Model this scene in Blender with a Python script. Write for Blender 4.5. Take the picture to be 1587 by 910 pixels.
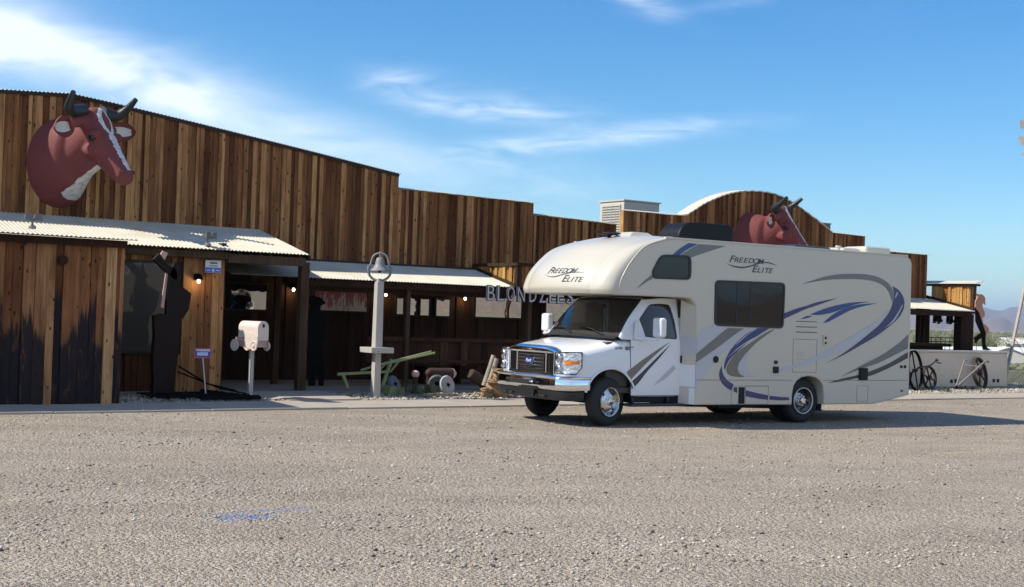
import bpy, bmesh, math, random
from mathutils import Vector, Matrix, noise
from mathutils.bvhtree import BVHTree
R = math.radians; PI = math.pi
random.seed(11)
for o in list(bpy.data.objects): bpy.data.objects.remove(o)
SC = bpy.context.scene; COL = SC.collection

# ---------------------------------------------------------------- camera
F_, PITCH, ROLL, YAW, HC = 2001.2161, .015055, .033804, .60029, 1.6971
FW = Vector((math.sin(YAW)*math.cos(PITCH), math.cos(YAW)*math.cos(PITCH), math.sin(PITCH)))
r0 = Vector((math.cos(YAW), -math.sin(YAW), 0)); u0 = r0.cross(FW)
RT = r0*math.cos(ROLL)+u0*math.sin(ROLL); UP = -r0*math.sin(ROLL)+u0*math.cos(ROLL)
cd = bpy.data.cameras.new('camera'); cam = bpy.data.objects.new('camera', cd); COL.objects.link(cam)
cd.sensor_width = 36; cd.lens = F_/1587*36; cd.clip_start = .1; cd.clip_end = 40000
m = Matrix((RT, UP, -FW)).transposed().to_4x4(); m.translation = (0, 0, HC); cam.matrix_world = m
SC.camera = cam
# ---------------------------------------------------------------- world, sun, exposure
SUNV = Vector((-.95, .36, 1.0)).normalized()
SUN_EL = math.asin(SUNV.z); SUN_AZ = math.atan2(SUNV.x, SUNV.y)
W = bpy.data.worlds.new('World'); SC.world = W; W.use_nodes = True
nt = W.node_tree; nt.nodes.clear()
def N(t, kind, **kw):
    n = t.nodes.new(kind)
    for k, v in kw.items(): setattr(n, k, v)
    return n
def L(t, a, b): t.links.new(a, b)
def M(t, op, a, b=None, c=None, clamp=False):
    n = N(t, 'ShaderNodeMath', operation=op); n.use_clamp = clamp
    for i, v in enumerate((a, b, c)):
        if v is None: continue
        if isinstance(v, (int, float)): n.inputs[i].default_value = v
        else: L(t, v, n.inputs[i])
    return n.outputs[0]
def mixc(t, f, a, b, mode='MIX'):
    n = N(t, 'ShaderNodeMix', data_type='RGBA', blend_type=mode)
    for i, v in ((0, f), (6, a), (7, b)):
        if isinstance(v, (int, float)): n.inputs[i].default_value = v
        elif isinstance(v, tuple): n.inputs[i].default_value = (*v[:3], 1)
        else: L(t, v, n.inputs[i])
    return n.outputs[2]
sky = N(nt, 'ShaderNodeTexSky', sky_type='NISHITA'); sky.sun_disc = False
sky.sun_elevation = SUN_EL; sky.sun_rotation = SUN_AZ; sky.altitude = 150
sky.air_density = 1.0; sky.dust_density = .15; sky.ozone_density = 2.2
tc = N(nt, 'ShaderNodeTexCoord'); sep = N(nt, 'ShaderNodeSeparateXYZ'); L(nt, tc.outputs['Generated'], sep.inputs[0])
X, Y, Z = sep.outputs
az = M(nt, 'ARCTAN2', X, Y); el = M(nt, 'ARCSINE', Z)
# cloud coordinates in degrees relative to where the picture looks
azd = M(nt, 'MULTIPLY', M(nt, 'SUBTRACT', az, YAW), 57.2958); eld = M(nt, 'MULTIPLY', el, 57.2958)
def ell(cx, cy, rx, ry, tilt, soft=1.0):
    c, s = math.cos(R(tilt)), math.sin(R(tilt))
    dx = M(nt, 'SUBTRACT', azd, cx); dy = M(nt, 'SUBTRACT', eld, cy)
    a = M(nt, 'DIVIDE', M(nt, 'ADD', M(nt, 'MULTIPLY', dx, c), M(nt, 'MULTIPLY', dy, s)), rx)
    b = M(nt, 'DIVIDE', M(nt, 'SUBTRACT', M(nt, 'MULTIPLY', dy, c), M(nt, 'MULTIPLY', dx, s)), ry)
    d = M(nt, 'ADD', M(nt, 'MULTIPLY', a, a), M(nt, 'MULTIPLY', b, b))
    return M(nt, 'EXPONENT', M(nt, 'MULTIPLY', d, -1.0))
comb = N(nt, 'ShaderNodeCombineXYZ'); L(nt, azd, comb.inputs[0]); L(nt, eld, comb.inputs[1])
def nz(scale, sx, sy, rot, detail=6, rough=.6, dist=.5, off=0.):
    mp = N(nt, 'ShaderNodeMapping'); mp.inputs['Rotation'].default_value = (0, 0, R(rot))
    mp.inputs['Scale'].default_value = (sx, sy, 1); mp.inputs['Location'].default_value = (off, off*.7, 0); L(nt, comb.outputs[0], mp.inputs[0])
    n = N(nt, 'ShaderNodeTexNoise'); n.inputs['Scale'].default_value = scale; n.inputs['Detail'].default_value = detail
    n.inputs['Roughness'].default_value = rough; n.inputs['Distortion'].default_value = dist
    L(nt, mp.outputs[0], n.inputs['Vector']); return n.outputs['Fac']
n1 = nz(.42, .35, 1.0, 14, 6, .55, .5); n2 = nz(.9, .35, 1.6, -6, 8, .6, .5, 5.)
def total(lst):
    s = lst[0]
    for q in lst[1:]: s = M(nt, 'ADD', s, q)
    return s
# (azimuth deg, elevation deg, radii, tilt)
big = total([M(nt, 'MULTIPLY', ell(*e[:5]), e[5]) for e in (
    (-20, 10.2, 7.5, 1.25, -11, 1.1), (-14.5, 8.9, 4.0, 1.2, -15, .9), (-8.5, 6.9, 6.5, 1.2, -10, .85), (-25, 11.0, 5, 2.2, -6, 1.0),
    (-40, 14, 14, 4, -12, .8), (-60, 30, 20, 6, 20, .5), (60, 26, 25, 4, 10, .35), (165, 24, 75, 18, 0, 1.15), (-175, 24, 60, 18, 0, 1.15), (130, 45, 60, 14, 0, .9))])  # last three: unseen clouds behind the camera, added to lift the shaded sides
wisp = total([M(nt, 'MULTIPLY', ell(*e[:5]), e[5]) for e in (
    (-5.5, 10.1, 1.5, .55, 0, .85), (-1.5, 8.9, 4.0, .45, -3, .9), (2, 7.6, 6.0, .40, 6, .95), (6.0, 8.3, 3.5, .38, 5, .8),
    (-3.5, 6.4, 5.0, .8, -3, .7), (-1.5, 9.2, 3.5, .8, -4, .4), (5.0, 13.9, 2.0, .5, -22, .8), (9.5, 13.7, 2.0, .30, 6, .3), (2.5, 5.5, 2.5, .5, 0, .45))])
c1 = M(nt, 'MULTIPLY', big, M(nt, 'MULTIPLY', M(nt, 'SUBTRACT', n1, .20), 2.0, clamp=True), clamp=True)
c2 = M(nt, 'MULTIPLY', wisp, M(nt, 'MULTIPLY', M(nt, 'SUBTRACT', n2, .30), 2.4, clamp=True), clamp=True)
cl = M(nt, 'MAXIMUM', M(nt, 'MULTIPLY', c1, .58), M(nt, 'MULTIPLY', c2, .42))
hs = N(nt, 'ShaderNodeHueSaturation'); hs.inputs['Saturation'].default_value = 1.40; hs.inputs['Value'].default_value = .98
L(nt, sky.outputs[0], hs.inputs['Color'])
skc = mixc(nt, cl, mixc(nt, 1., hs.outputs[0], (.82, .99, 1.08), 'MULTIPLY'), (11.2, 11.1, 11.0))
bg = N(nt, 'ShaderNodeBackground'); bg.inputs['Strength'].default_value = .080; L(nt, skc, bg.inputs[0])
wo = N(nt, 'ShaderNodeOutputWorld'); L(nt, bg.outputs[0], wo.inputs[0])
sd = bpy.data.lights.new('sun', 'SUN'); sd.energy = 3.5; sd.angle = R(.53); sd.color = (1, .925, .80)
so = bpy.data.objects.new('sun', sd); COL.objects.link(so); so.rotation_euler = (-SUNV).to_track_quat('-Z', 'Y').to_euler(); so.location = (0, 0, 50)
SC.view_settings.view_transform = 'Standard'; SC.view_settings.look = 'None'; SC.view_settings.exposure = .90; SC.view_settings.gamma = 1
SC.render.resolution_x = 1024; SC.render.resolution_y = 587
SC.render.engine = 'CYCLES'; SC.cycles.max_bounces = 6; SC.cycles.volume_bounces = 0

# ---------------------------------------------------------------- pixel -> point on a real plane
def ray(u, v): return FW+RT*((u-793.5)/F_)-UP*((v-455)/F_)
def onY(u, v, y): d = ray(u, v); return Vector((0, 0, HC))+d*(y/d.y)
def onZ(u, v, z=0.): d = ray(u, v); return Vector((0, 0, HC))+d*((z-HC)/d.z)

# ---------------------------------------------------------------- mesh helpers
class MB:
    def __init__(s): s.v = []; s.f = []; s.m = []; s.r = []; s.mi = 0; s.rn = 0.
    def add(s, vs, fs):
        b = len(s.v); s.v += [tuple(q) for q in vs]
        for f in fs: s.f.append([b+i for i in f]); s.m.append(s.mi); s.r.append(s.rn)
    def hexa(s, p): s.add(p, [(0, 3, 2, 1), (4, 5, 6, 7), (0, 1, 5, 4), (1, 2, 6, 5), (2, 3, 7, 6), (3, 0, 4, 7)])
    def box(s, x0, x1, y0, y1, z0, z1): s.hexa([(x0,y0,z0),(x1,y0,z0),(x1,y1,z0),(x0,y1,z0),(x0,y0,z1),(x1,y0,z1),(x1,y1,z1),(x0,y1,z1)])
    def beam(s, a, b, w, h=None, up=(0, 0, 1)):
        a = Vector(a); b = Vector(b); h = h or w; d = (b-a).normalized(); up = Vector(up)
        if abs(d.dot(up)) > .98: up = Vector((0, 1, 0))
        x = d.cross(up).normalized()*w/2; y = x.cross(d).normalized()*h/2
        s.hexa([a-x-y, a+x-y, a+x+y, a-x+y, b-x-y, b+x-y, b+x+y, b-x+y])
    def tube(s, pts, rad, n=10, cap=True):
        pts = [Vector(p) for p in pts]
        rad = rad if isinstance(rad, (list, tuple)) else [rad]*len(pts)
        vs = []; fs = []; prev = None
        for i, p in enumerate(pts):
            d = (pts[min(i+1, len(pts)-1)]-pts[max(i-1, 0)]).normalized()
            if prev is None: x = d.orthogonal().normalized()
            else: x = (prev-d*prev.dot(d)).normalized()
            prev = x; y = d.cross(x)
            for k in range(n):
                a = 2*PI*k/n; vs.append(p+(x*math.cos(a)+y*math.sin(a))*rad[i])
        for i in range(len(pts)-1):
            for k in range(n): a = i*n+k; b = i*n+(k+1) % n; fs.append((a, b, b+n, a+n))
        if cap: fs.append(list(range(n))[::-1]); fs.append([len(vs)-n+k for k in range(n)])
        s.add(vs, fs)
    def lathe(s, prof, O=(0, 0, 0), axis=(0, 0, 1), n=24, cap=True, sweep=2*PI):
        O = Vector(O); ax = Vector(axis).normalized(); x = ax.orthogonal().normalized(); y = ax.cross(x)
        vs = []; fs = []
        for r, h in prof:
            for k in range(n): a = 2*PI*k/n; vs.append(O+ax*h+(x*math.cos(a)+y*math.sin(a))*r)
        for i in range(len(prof)-1):
            for k in range(n): a = i*n+k; b = i*n+(k+1) % n; fs.append((a, b, b+n, a+n))
        if cap: fs.append(list(range(n))[::-1]); fs.append([len(vs)-n+k for k in range(n)])
        s.add(vs, fs)
    def prism(s, poly, fn, t0, t1):
        n = len(poly); vs = [fn(a, b, t0) for a, b in poly]+[fn(a, b, t1) for a, b in poly]
        s.add(vs, [list(range(n))[::-1], list(range(n, 2*n))]+[(i, (i+1) % n, n+(i+1) % n, n+i) for i in range(n)])
    def grid(s, P):
        nu = len(P); nv = len(P[0]); vs = [q for row in P for q in row]
        s.add(vs, [(i*nv+j, i*nv+j+1, (i+1)*nv+j+1, (i+1)*nv+j) for i in range(nu-1) for j in range(nv-1)])
    def ring(s, A, B, close=True):
        n = len(A); s.add(list(A)+list(B), [(i, (i+1) % n, n+(i+1) % n, n+i) for i in range(n if close else n-1)])
    def ball(s, c, rx, ry, rz, nu=12, nv=8, ax=None):
        c = Vector(c); ax = ax or (Vector((1, 0, 0)), Vector((0, 1, 0)), Vector((0, 0, 1))); vs = []; fs = []
        for j in range(1, nv):
            t = PI*j/nv
            for i in range(nu):
                a = 2*PI*i/nu; vs.append(c+ax[0]*(rx*math.sin(t)*math.cos(a))+ax[1]*(ry*math.sin(t)*math.sin(a))+ax[2]*(rz*math.cos(t)))
        vs += [c+ax[2]*rz, c-ax[2]*rz]; T = len(vs)-2
        for j in range(nv-2):
            for i in range(nu): a = j*nu+i; b = j*nu+(i+1) % nu; fs.append((a, a+nu, b+nu, b))
        for i in range(nu): fs.append((T, i, (i+1) % nu)); a = (nv-2)*nu; fs.append((T+1, a+(i+1) % nu, a+i))
        s.add(vs, fs)
    def build(s, name, mats, parent=None, smooth=None, bevel=0, seg=2, recalc=True, label=None, loc=None):
        me = bpy.data.meshes.new(name); me.from_pydata(s.v, [], s.f)
        if not isinstance(mats, (list, tuple)): mats = [mats]
        for q in mats: me.materials.append(q)
        if any(s.m): me.polygons.foreach_set('material_index', s.m)
        if any(s.r): at = me.attributes.new('rnd', 'FLOAT', 'FACE'); at.data.foreach_set('value', s.r)
        if recalc:
            b = bmesh.new(); b.from_mesh(me); bmesh.ops.recalc_face_normals(b, faces=b.faces); b.to_mesh(me); b.free()
        if smooth: me.shade_smooth(); me.set_sharp_from_angle(angle=smooth)
        me.update(); o = bpy.data.objects.new(name, me); COL.objects.link(o)
        if parent: o.parent = parent
        if loc:
            for q in me.vertices: q.co -= Vector(loc)
            o.location = loc
        if label: o['label'] = label
        if bevel:
            b = o.modifiers.new('bevel', 'BEVEL'); b.width = bevel; b.segments = seg; b.limit_method = 'ANGLE'; b.angle_limit = .6
        return o
def tag(o, label, cat, group=None, kind=None):
    if label: o['label'] = label
    if cat: o['category'] = cat
    if group: o['group'] = group
    if kind: o['kind'] = kind
    return o
def struct(o): o['kind'] = 'structure'; return o
def thing(name, label, cat, loc=(0, 0, 0), rz=0, group=None):
    o = bpy.data.objects.new(name, None); COL.objects.link(o); o.location = loc; o.rotation_euler = (0, 0, rz); o.empty_display_size = .2
    return tag(o, label, cat, group)
def copy_tree(o, parent=None):
    c = o.copy(); COL.objects.link(c); c.parent = parent
    for ch in o.children: copy_tree(ch, c)
    return c
def apply_mods(o):
    dg = bpy.context.evaluated_depsgraph_get(); dg.update()
    me = bpy.data.meshes.new_from_object(o.evaluated_get(dg)); o.modifiers.clear(); o.data = me
def cr(pts, n=6, closed=False):
    """Catmull-Rom through 2-D or 3-D points"""
    P = [Vector(p) for p in pts]; k = len(P); out = []
    rng = range(k) if closed else range(k-1)
    for i in rng:
        a = P[(i-1) % k] if closed or i > 0 else P[0]*2-P[1]
        b = P[i]; c = P[(i+1) % k]; d = P[(i+2) % k] if closed or i < k-2 else P[-1]*2-P[-2]
        for j in range(n):
            t = j/n; out.append(.5*((2*b)+(c-a)*t+(2*a-5*b+4*c-d)*t*t+(3*b-a-3*c+d)*t**3))
    if not closed: out.append(P[-1])
    return out
def lerp(a, b, t): return a+(b-a)*t
def text_mesh(s, size=1., shear=0., bold=0.):
    cu = bpy.data.curves.new('t', 'FONT'); cu.body = s; cu.size = size; cu.shear = shear; cu.resolution_u = 3; cu.offset = bold
    ob = bpy.data.objects.new('t', cu); COL.objects.link(ob); dg = bpy.context.evaluated_depsgraph_get(); dg.update()
    me = bpy.data.meshes.new_from_object(ob.evaluated_get(dg)); vs = [tuple(q.co) for q in me.vertices]; fs = [list(p.vertices) for p in me.polygons]
    bpy.data.objects.remove(ob); bpy.data.curves.remove(cu); bpy.data.meshes.remove(me)
    return vs, fs

# ---------------------------------------------------------------- materials
def mat(name, col, rough=.6, metal=0., spec=.5, coat=0., bump=0., bscale=40., var=0., vscale=3., emit=None, estr=1.):
    m_ = bpy.data.materials.new(name); m_.use_nodes = True; t = m_.node_tree; b = t.nodes['Principled BSDF']
    b.inputs['Base Color'].default_value = (*col, 1); b.inputs['Roughness'].default_value = rough
    b.inputs['Metallic'].default_value = metal; b.inputs['Specular IOR Level'].default_value = spec; b.inputs['Coat Weight'].default_value = coat
    b.inputs['Coat Roughness'].default_value = .05
    if emit: b.inputs['Emission Color'].default_value = (*emit, 1); b.inputs['Emission Strength'].default_value = estr
    if var or bump:
        g = N(t, 'ShaderNodeTexCoord')
        if var:
            n = N(t, 'ShaderNodeTexNoise'); n.inputs['Scale'].default_value = vscale; n.inputs['Detail'].default_value = 6; n.inputs['Roughness'].default_value = .65
            L(t, g.outputs['Object'], n.inputs['Vector'])
            f = M(t, 'ADD', M(t, 'MULTIPLY', M(t, 'SUBTRACT', n.outputs['Fac'], .5), var*3), 1.)
            L(t, mixc(t, 1., (*col,), comb3(t, f), 'MULTIPLY'), b.inputs['Base Color'])
            L(t, M(t, 'ADD', M(t, 'MULTIPLY', M(t, 'SUBTRACT', n.outputs['Fac'], .5), .3), rough, clamp=True), b.inputs['Roughness'])
        if bump:
            n = N(t, 'ShaderNodeTexNoise'); n.inputs['Scale'].default_value = bscale; n.inputs['Detail'].default_value = 4
            L(t, g.outputs['Object'], n.inputs['Vector'])
            bp = N(t, 'ShaderNodeBump'); bp.inputs['Strength'].default_value = bump; bp.inputs['Distance'].default_value = .02
            L(t, n.outputs['Fac'], bp.inputs['Height']); L(t, bp.outputs[0], b.inputs['Normal'])
    return m_
def comb3(t, f):
    c = N(t, 'ShaderNodeCombineXYZ'); [L(t, f, c.inputs[i]) for i in range(3)]; return c.outputs[0]
def ramp(t, f, stops, interp='LINEAR'):
    r = N(t, 'ShaderNodeValToRGB'); r.color_ramp.interpolation = interp; e = r.color_ramp.elements
    while len(e) < len(stops): e.new(.5)
    for q, (p, c) in zip(e, stops): q.position = p; q.color = (*c, 1) if len(c) == 3 else c
    L(t, f, r.inputs[0]); return r.outputs[0]
def noise_tex(t, vec, scale, detail=5, rough=.6, dist=0., sc=None, off=None):
    if sc or off is not None:
        mp = N(t, 'ShaderNodeMapping'); mp.inputs['Scale'].default_value = sc or (1, 1, 1); L(t, vec, mp.inputs[0])
        if off is not None: L(t, off, mp.inputs['Location'])
        vec = mp.outputs[0]
    n = N(t, 'ShaderNodeTexNoise'); n.inputs['Scale'].default_value = scale; n.inputs['Detail'].default_value = detail
    n.inputs['Roughness'].default_value = rough; n.inputs['Distortion'].default_value = dist; L(t, vec, n.inputs['Vector']); return n.outputs['Fac']
def wood(name, dark, mid, light, stain=None, gain=1.):
    m_ = bpy.data.materials.new(name); m_.use_nodes = True; t = m_.node_tree; b = t.nodes['Principled BSDF']
    b.inputs['Roughness'].default_value = .85; b.inputs['Specular IOR Level'].default_value = .2
    g = N(t, 'ShaderNodeNewGeometry'); pos = g.outputs['Position']
    at = N(t, 'ShaderNodeAttribute'); at.attribute_name = 'rnd'; rn = at.outputs['Fac']
    off = comb3(t, M(t, 'MULTIPLY', rn, 37.))
    base = ramp(t, M(t, 'ADD', rn, M(t, 'MULTIPLY', M(t, 'SUBTRACT', noise_tex(t, pos, 1., 4, .6, .3, (1.2, 1.2, .55), off), .5), .75)), [(.08, dark), (.48, mid), (.95, light)])
    base = mixc(t, M(t, 'MULTIPLY', M(t, 'SUBTRACT', noise_tex(t, pos, 1., 5, .7, .5, (5, 5, 1.1), off), .48), 3., clamp=True), base, mixc(t, 1., base, (.42, .36, .32), 'MULTIPLY'))
    gr = noise_tex(t, pos, 1., 5, .65, .6, (34, 34, 1.4), off)
    g2 = noise_tex(t, pos, 1., 3, .6, .2, (90, 90, 3.), off)
    f = M(t, 'ADD', M(t, 'MULTIPLY', gr, 1.5), M(t, 'ADD', M(t, 'MULTIPLY', g2, .6), -.05))
    col = mixc(t, 1., base, comb3(t, f), 'MULTIPLY')
    # knots and nail holes
    mp = N(t, 'ShaderNodeMapping'); mp.inputs['Scale'].default_value = (9, 9, 4.4); L(t, pos, mp.inputs[0]); L(t, off, mp.inputs['Location'])
    vo = N(t, 'ShaderNodeTexVoronoi'); vo.inputs['Scale'].default_value = 1.; L(t, mp.outputs[0], vo.inputs['Vector'])
    kn = M(t, 'LESS_THAN', M(t, 'ADD', vo.outputs['Distance'], M(t, 'MULTIPLY', gr, .10)), .20)
    col = mixc(t, M(t, 'MULTIPLY', kn, .8), col, (.012, .006, .004))
    # rain streaks: long dark vertical runs
    st = M(t, 'MULTIPLY', M(t, 'SUBTRACT', noise_tex(t, pos, 1., 3, .5, .2, (11, 11, .35), off), .56), 5., clamp=True)
    col = mixc(t, M(t, 'MULTIPLY', st, .55), col, (.028, .012, .007))
    if stain:
        sp = N(t, 'ShaderNodeSeparateXYZ'); L(t, pos, sp.inputs[0])
        hh = M(t, 'ADD', stain, M(t, 'ADD', M(t, 'MULTIPLY', M(t, 'SUBTRACT', M(t, 'FRACT', M(t, 'MULTIPLY', rn, 7.31)), .5), .9), M(t, 'MULTIPLY', M(t, 'SUBTRACT', gr, .5), 1.1)))
        k = M(t, 'MULTIPLY', M(t, 'SUBTRACT', hh, sp.outputs[2]), 6., clamp=True)
        keep = M(t, 'LESS_THAN', rn, .60)
        worn = M(t, 'MULTIPLY', M(t, 'SUBTRACT', noise_tex(t, pos, 1., 5, .75, 1., (9, 9, 1.6)), .56), 7., clamp=True)
        k = M(t, 'MULTIPLY', M(t, 'MULTIPLY', k, keep), M(t, 'SUBTRACT', 1., M(t, 'MULTIPLY', worn, .7)))
        col = mixc(t, M(t, 'MULTIPLY', k, .95), col, (.012, .0125, .017))
    if gain != 1.: col = mixc(t, 1., col, (gain, gain, gain), 'MULTIPLY')
    L(t, col, b.inputs['Base Color'])
    bp = N(t, 'ShaderNodeBump'); bp.inputs['Strength'].default_value = .5; bp.inputs['Distance'].default_value = .012
    L(t, gr, bp.inputs['Height']); L(t, bp.outputs[0], b.inputs['Normal'])
    return m_
WOOD = wood('barn_wood', (.085, .032, .013), (.22, .094, .036), (.51, .275, .112))
WOODT = wood('tarred_wood', (.13, .046, .018), (.25, .105, .042), (.50, .29, .14), stain=1.5)
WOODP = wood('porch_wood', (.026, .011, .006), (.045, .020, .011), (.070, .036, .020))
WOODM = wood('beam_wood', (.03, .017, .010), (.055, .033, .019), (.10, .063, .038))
WOODO = wood('sunlit_orange_wood', (.20, .09, .025), (.36, .19, .055), (.52, .31, .12))  # orange boards for the sunlit left faces only; sunlight's gold is in their colour
WOODG = wood('grey_wood', (.16, .13, .10), (.26, .22, .17), (.36, .31, .25))
def metal_sheet():
    m_ = bpy.data.materials.new('corrugated_sheet'); m_.use_nodes = True; t = m_.node_tree; b = t.nodes['Principled BSDF']
    g = N(t, 'ShaderNodeNewGeometry'); pos = g.outputs['Position']
    a = noise_tex(t, pos, 1.2, 5, .6); c = ramp(t, a, [(.3, (.46, .42, .32)), (.55, (.55, .52, .435)), (.8, (.50, .43, .29))])
    s = noise_tex(t, pos, 1., 4, .6, .2, (10, .8, .8)); c = mixc(t, M(t, 'MULTIPLY', M(t, 'SUBTRACT', s, .56), 2.2, clamp=True), c, (.36, .30, .20))
    L(t, c, b.inputs['Base Color']); b.inputs['Roughness'].default_value = .62; b.inputs['Metallic'].default_value = .0
    return m_
TIN = metal_sheet()
TIN.node_tree.nodes['Principled BSDF'].inputs['Specular IOR Level'].default_value = .3
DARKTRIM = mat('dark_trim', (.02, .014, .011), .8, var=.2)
CHROME = mat('chrome', (.86, .87, .88), .07, 1.)
ALU = mat('polished_steel', (.62, .62, .62), .18, 1.)
WHITE = mat('white_paint', (.74, .75, .775), .22, coat=.6, spec=.5)
CAPW = mat('cap_gelcoat', (.52, .485, .405), .30, coat=.35)
SIDE = mat('beige_fibreglass', (.55, .505, .42), .30, coat=.25)
ROOFW = mat('roof_membrane', (.68, .67, .63), .6)
BLACKP = mat('black_plastic', (.012, .013, .015), .42)
MATB = mat('matte_black', (.010, .010, .011), .8)
RUBBER = mat('tyre_rubber', (.016, .016, .017), .75, bump=.2, bscale=60)
GLASSB = mat('tinted_glass', (.003, .004, .006), .03, spec=.4)
_t = GLASSB.node_tree; _b = _t.nodes['Principled BSDF']; _gl = N(_t, 'ShaderNodeBsdfGlossy'); _gl.inputs['Roughness'].default_value = .015; _mx = N(_t, 'ShaderNodeMixShader'); _mx.inputs[0].default_value = .018
_g = N(_t, 'ShaderNodeTexCoord'); _n = noise_tex(_t, _g.outputs['Object'], 1.1, 2, .4, .6); _bp = N(_t, 'ShaderNodeBump'); _bp.inputs['Strength'].default_value = .5; _bp.inputs['Distance'].default_value = .012; L(_t, _n, _bp.inputs['Height']); L(_t, _bp.outputs[0], _gl.inputs['Normal'])
L(_t, _b.outputs[0], _mx.inputs[1]); L(_t, _gl.outputs[0], _mx.inputs[2]); L(_t, _mx.outputs[0], _t.nodes['Material Output'].inputs[0])
DEC_B = mat('decal_blue', (.022, .034, .155), .3, coat=.3)
DEC_B2 = mat('decal_mid_blue', (.020, .055, .20), .3, coat=.3)
DEC_P = mat('decal_violet_blue', (.032, .034, .125), .3, coat=.3)
DEC_W = mat('decal_white', (.72, .73, .78), .3, coat=.3)
DEC_G = mat('decal_grey', (.155, .155, .15), .35, coat=.3)
DEC_T = mat('decal_taupe', (.165, .15, .12), .35, coat=.3)
DEC_K = mat('decal_charcoal', (.035, .037, .042), .35, coat=.3)
DEC_L = mat('decal_light_grey', (.46, .47, .51), .35, coat=.3)
ORANGE = mat('amber_lens', (.85, .22, .01), .2, coat=.5)
REDL = mat('red_lens', (.35, .02, .015), .25, coat=.5)
def glass(name, tint, k):
    m_ = bpy.data.materials.new(name); m_.use_nodes = True; t = m_.node_tree; t.nodes.remove(t.nodes['Principled BSDF'])
    tr = N(t, 'ShaderNodeBsdfTransparent'); tr.inputs[0].default_value = (*tint, 1)
    gl = N(t, 'ShaderNodeBsdfGlossy'); gl.inputs['Roughness'].default_value = .02; gl.inputs[0].default_value = (1, 1, 1, 1)
    fr = N(t, 'ShaderNodeFresnel'); fr.inputs[0].default_value = 1.5
    mx = N(t, 'ShaderNodeMixShader'); L(t, M(t, 'MULTIPLY', fr.outputs[0], k, clamp=True), mx.inputs[0]); L(t, tr.outputs[0], mx.inputs[1]); L(t, gl.outputs[0], mx.inputs[2])
    L(t, mx.outputs[0], t.nodes['Material Output'].inputs[0]); return m_
WSGLASS = glass('windshield_glass', (.42, .50, .46), 1.0)
CABGLASS = glass('door_glass', (.20, .22, .23), .35)
def shopglass():
    m_ = bpy.data.materials.new('shop_glass'); m_.use_nodes = True; t = m_.node_tree; b = t.nodes['Principled BSDF']
    b.inputs['Base Color'].default_value = (.006, .006, .007, 1); b.inputs['Roughness'].default_value = 1
    gl = N(t, 'ShaderNodeBsdfGlossy'); gl.inputs['Roughness'].default_value = .01; gl.inputs[0].default_value = (.95, .92, .88, 1)
    g = N(t, 'ShaderNodeTexCoord'); n = noise_tex(t, g.outputs['Object'], 2.2, 2, .5)
    bp = N(t, 'ShaderNodeBump'); bp.inputs['Strength'].default_value = .5; bp.inputs['Distance'].default_value = .010; L(t, n, bp.inputs['Height']); L(t, bp.outputs[0], gl.inputs['Normal'])
    mx = N(t, 'ShaderNodeMixShader'); mx.inputs[0].default_value = .55; L(t, b.outputs[0], mx.inputs[1]); L(t, gl.outputs[0], mx.inputs[2])
    L(t, mx.outputs[0], t.nodes['Material Output'].inputs[0]); return m_
SHOPG = shopglass()
RUST = mat('rusty_steel', (.048, .024, .017), .85, var=.35, vscale=8, bump=.3)
DSTEEL = mat('dark_weathered_steel', (.0065, .0055, .0055), .95, spec=.12, var=.3, vscale=6)
PALEPINK = mat('faded_pink_paint', (.55, .36, .30), .7, var=.2, vscale=10)
REDCOW = mat('ox_red_paint', (.165, .036, .034), .78, var=.13, vscale=2.2, bump=.35, bscale=28)
COWW = mat('cow_white_paint', (.62, .60, .57), .7, var=.22, vscale=10, bump=.3, bscale=40)
HORN = mat('horn_black', (.018, .022, .024), .45, var=.5, vscale=9, bump=.4, bscale=25)
BLKGLOSS = mat('black_gloss', (.006, .006, .006), .3, coat=.15)
GREYMETAL = mat('grey_painted_iron', (.20, .195, .20), .55, var=.1, vscale=8)
POSTW = mat('post_white_paint', (.40, .375, .34), .65, var=.12, vscale=6)
POSTG = mat('weathered_post_paint', (.40, .39, .375), .7, var=.12, vscale=6)
GREENP = mat('pale_green_paint', (.23, .265, .12), .6, var=.2, vscale=8)
PLASTER = mat('old_plaster', (.60, .51, .40), .9, var=.14, vscale=1.8, bump=.4, bscale=30)
CONC = mat('pale_concrete', (.35, .305, .25), .9, var=.16, vscale=2., bump=.35, bscale=25)
BULB = mat('lit_bulb', (1, .9, .7), .4, emit=(1., .80, .48), estr=9.)
BEIGEM = mat('beige_sheet_metal', (.52, .49, .42), .5, var=.06, vscale=1.5)
LOUV = mat('grey_louvre', (.16, .155, .14), .6)
SKIN = mat('skin', (.36, .19, .13), .55)
SHIRT = mat('dark_shirt', (.03, .03, .04), .9)
CAPH = mat('brown_cap', (.10, .06, .04), .8)
INTER = mat('cab_grey_trim', (.05, .048, .045), .8)
LOGSTONE = mat('split_log', (.26, .165, .085), .85, var=.35, vscale=5, bump=.8, bscale=12)
CUTPINK = mat('cutout_tan_paint', (.42, .20, .13), .75, var=.1)

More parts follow.
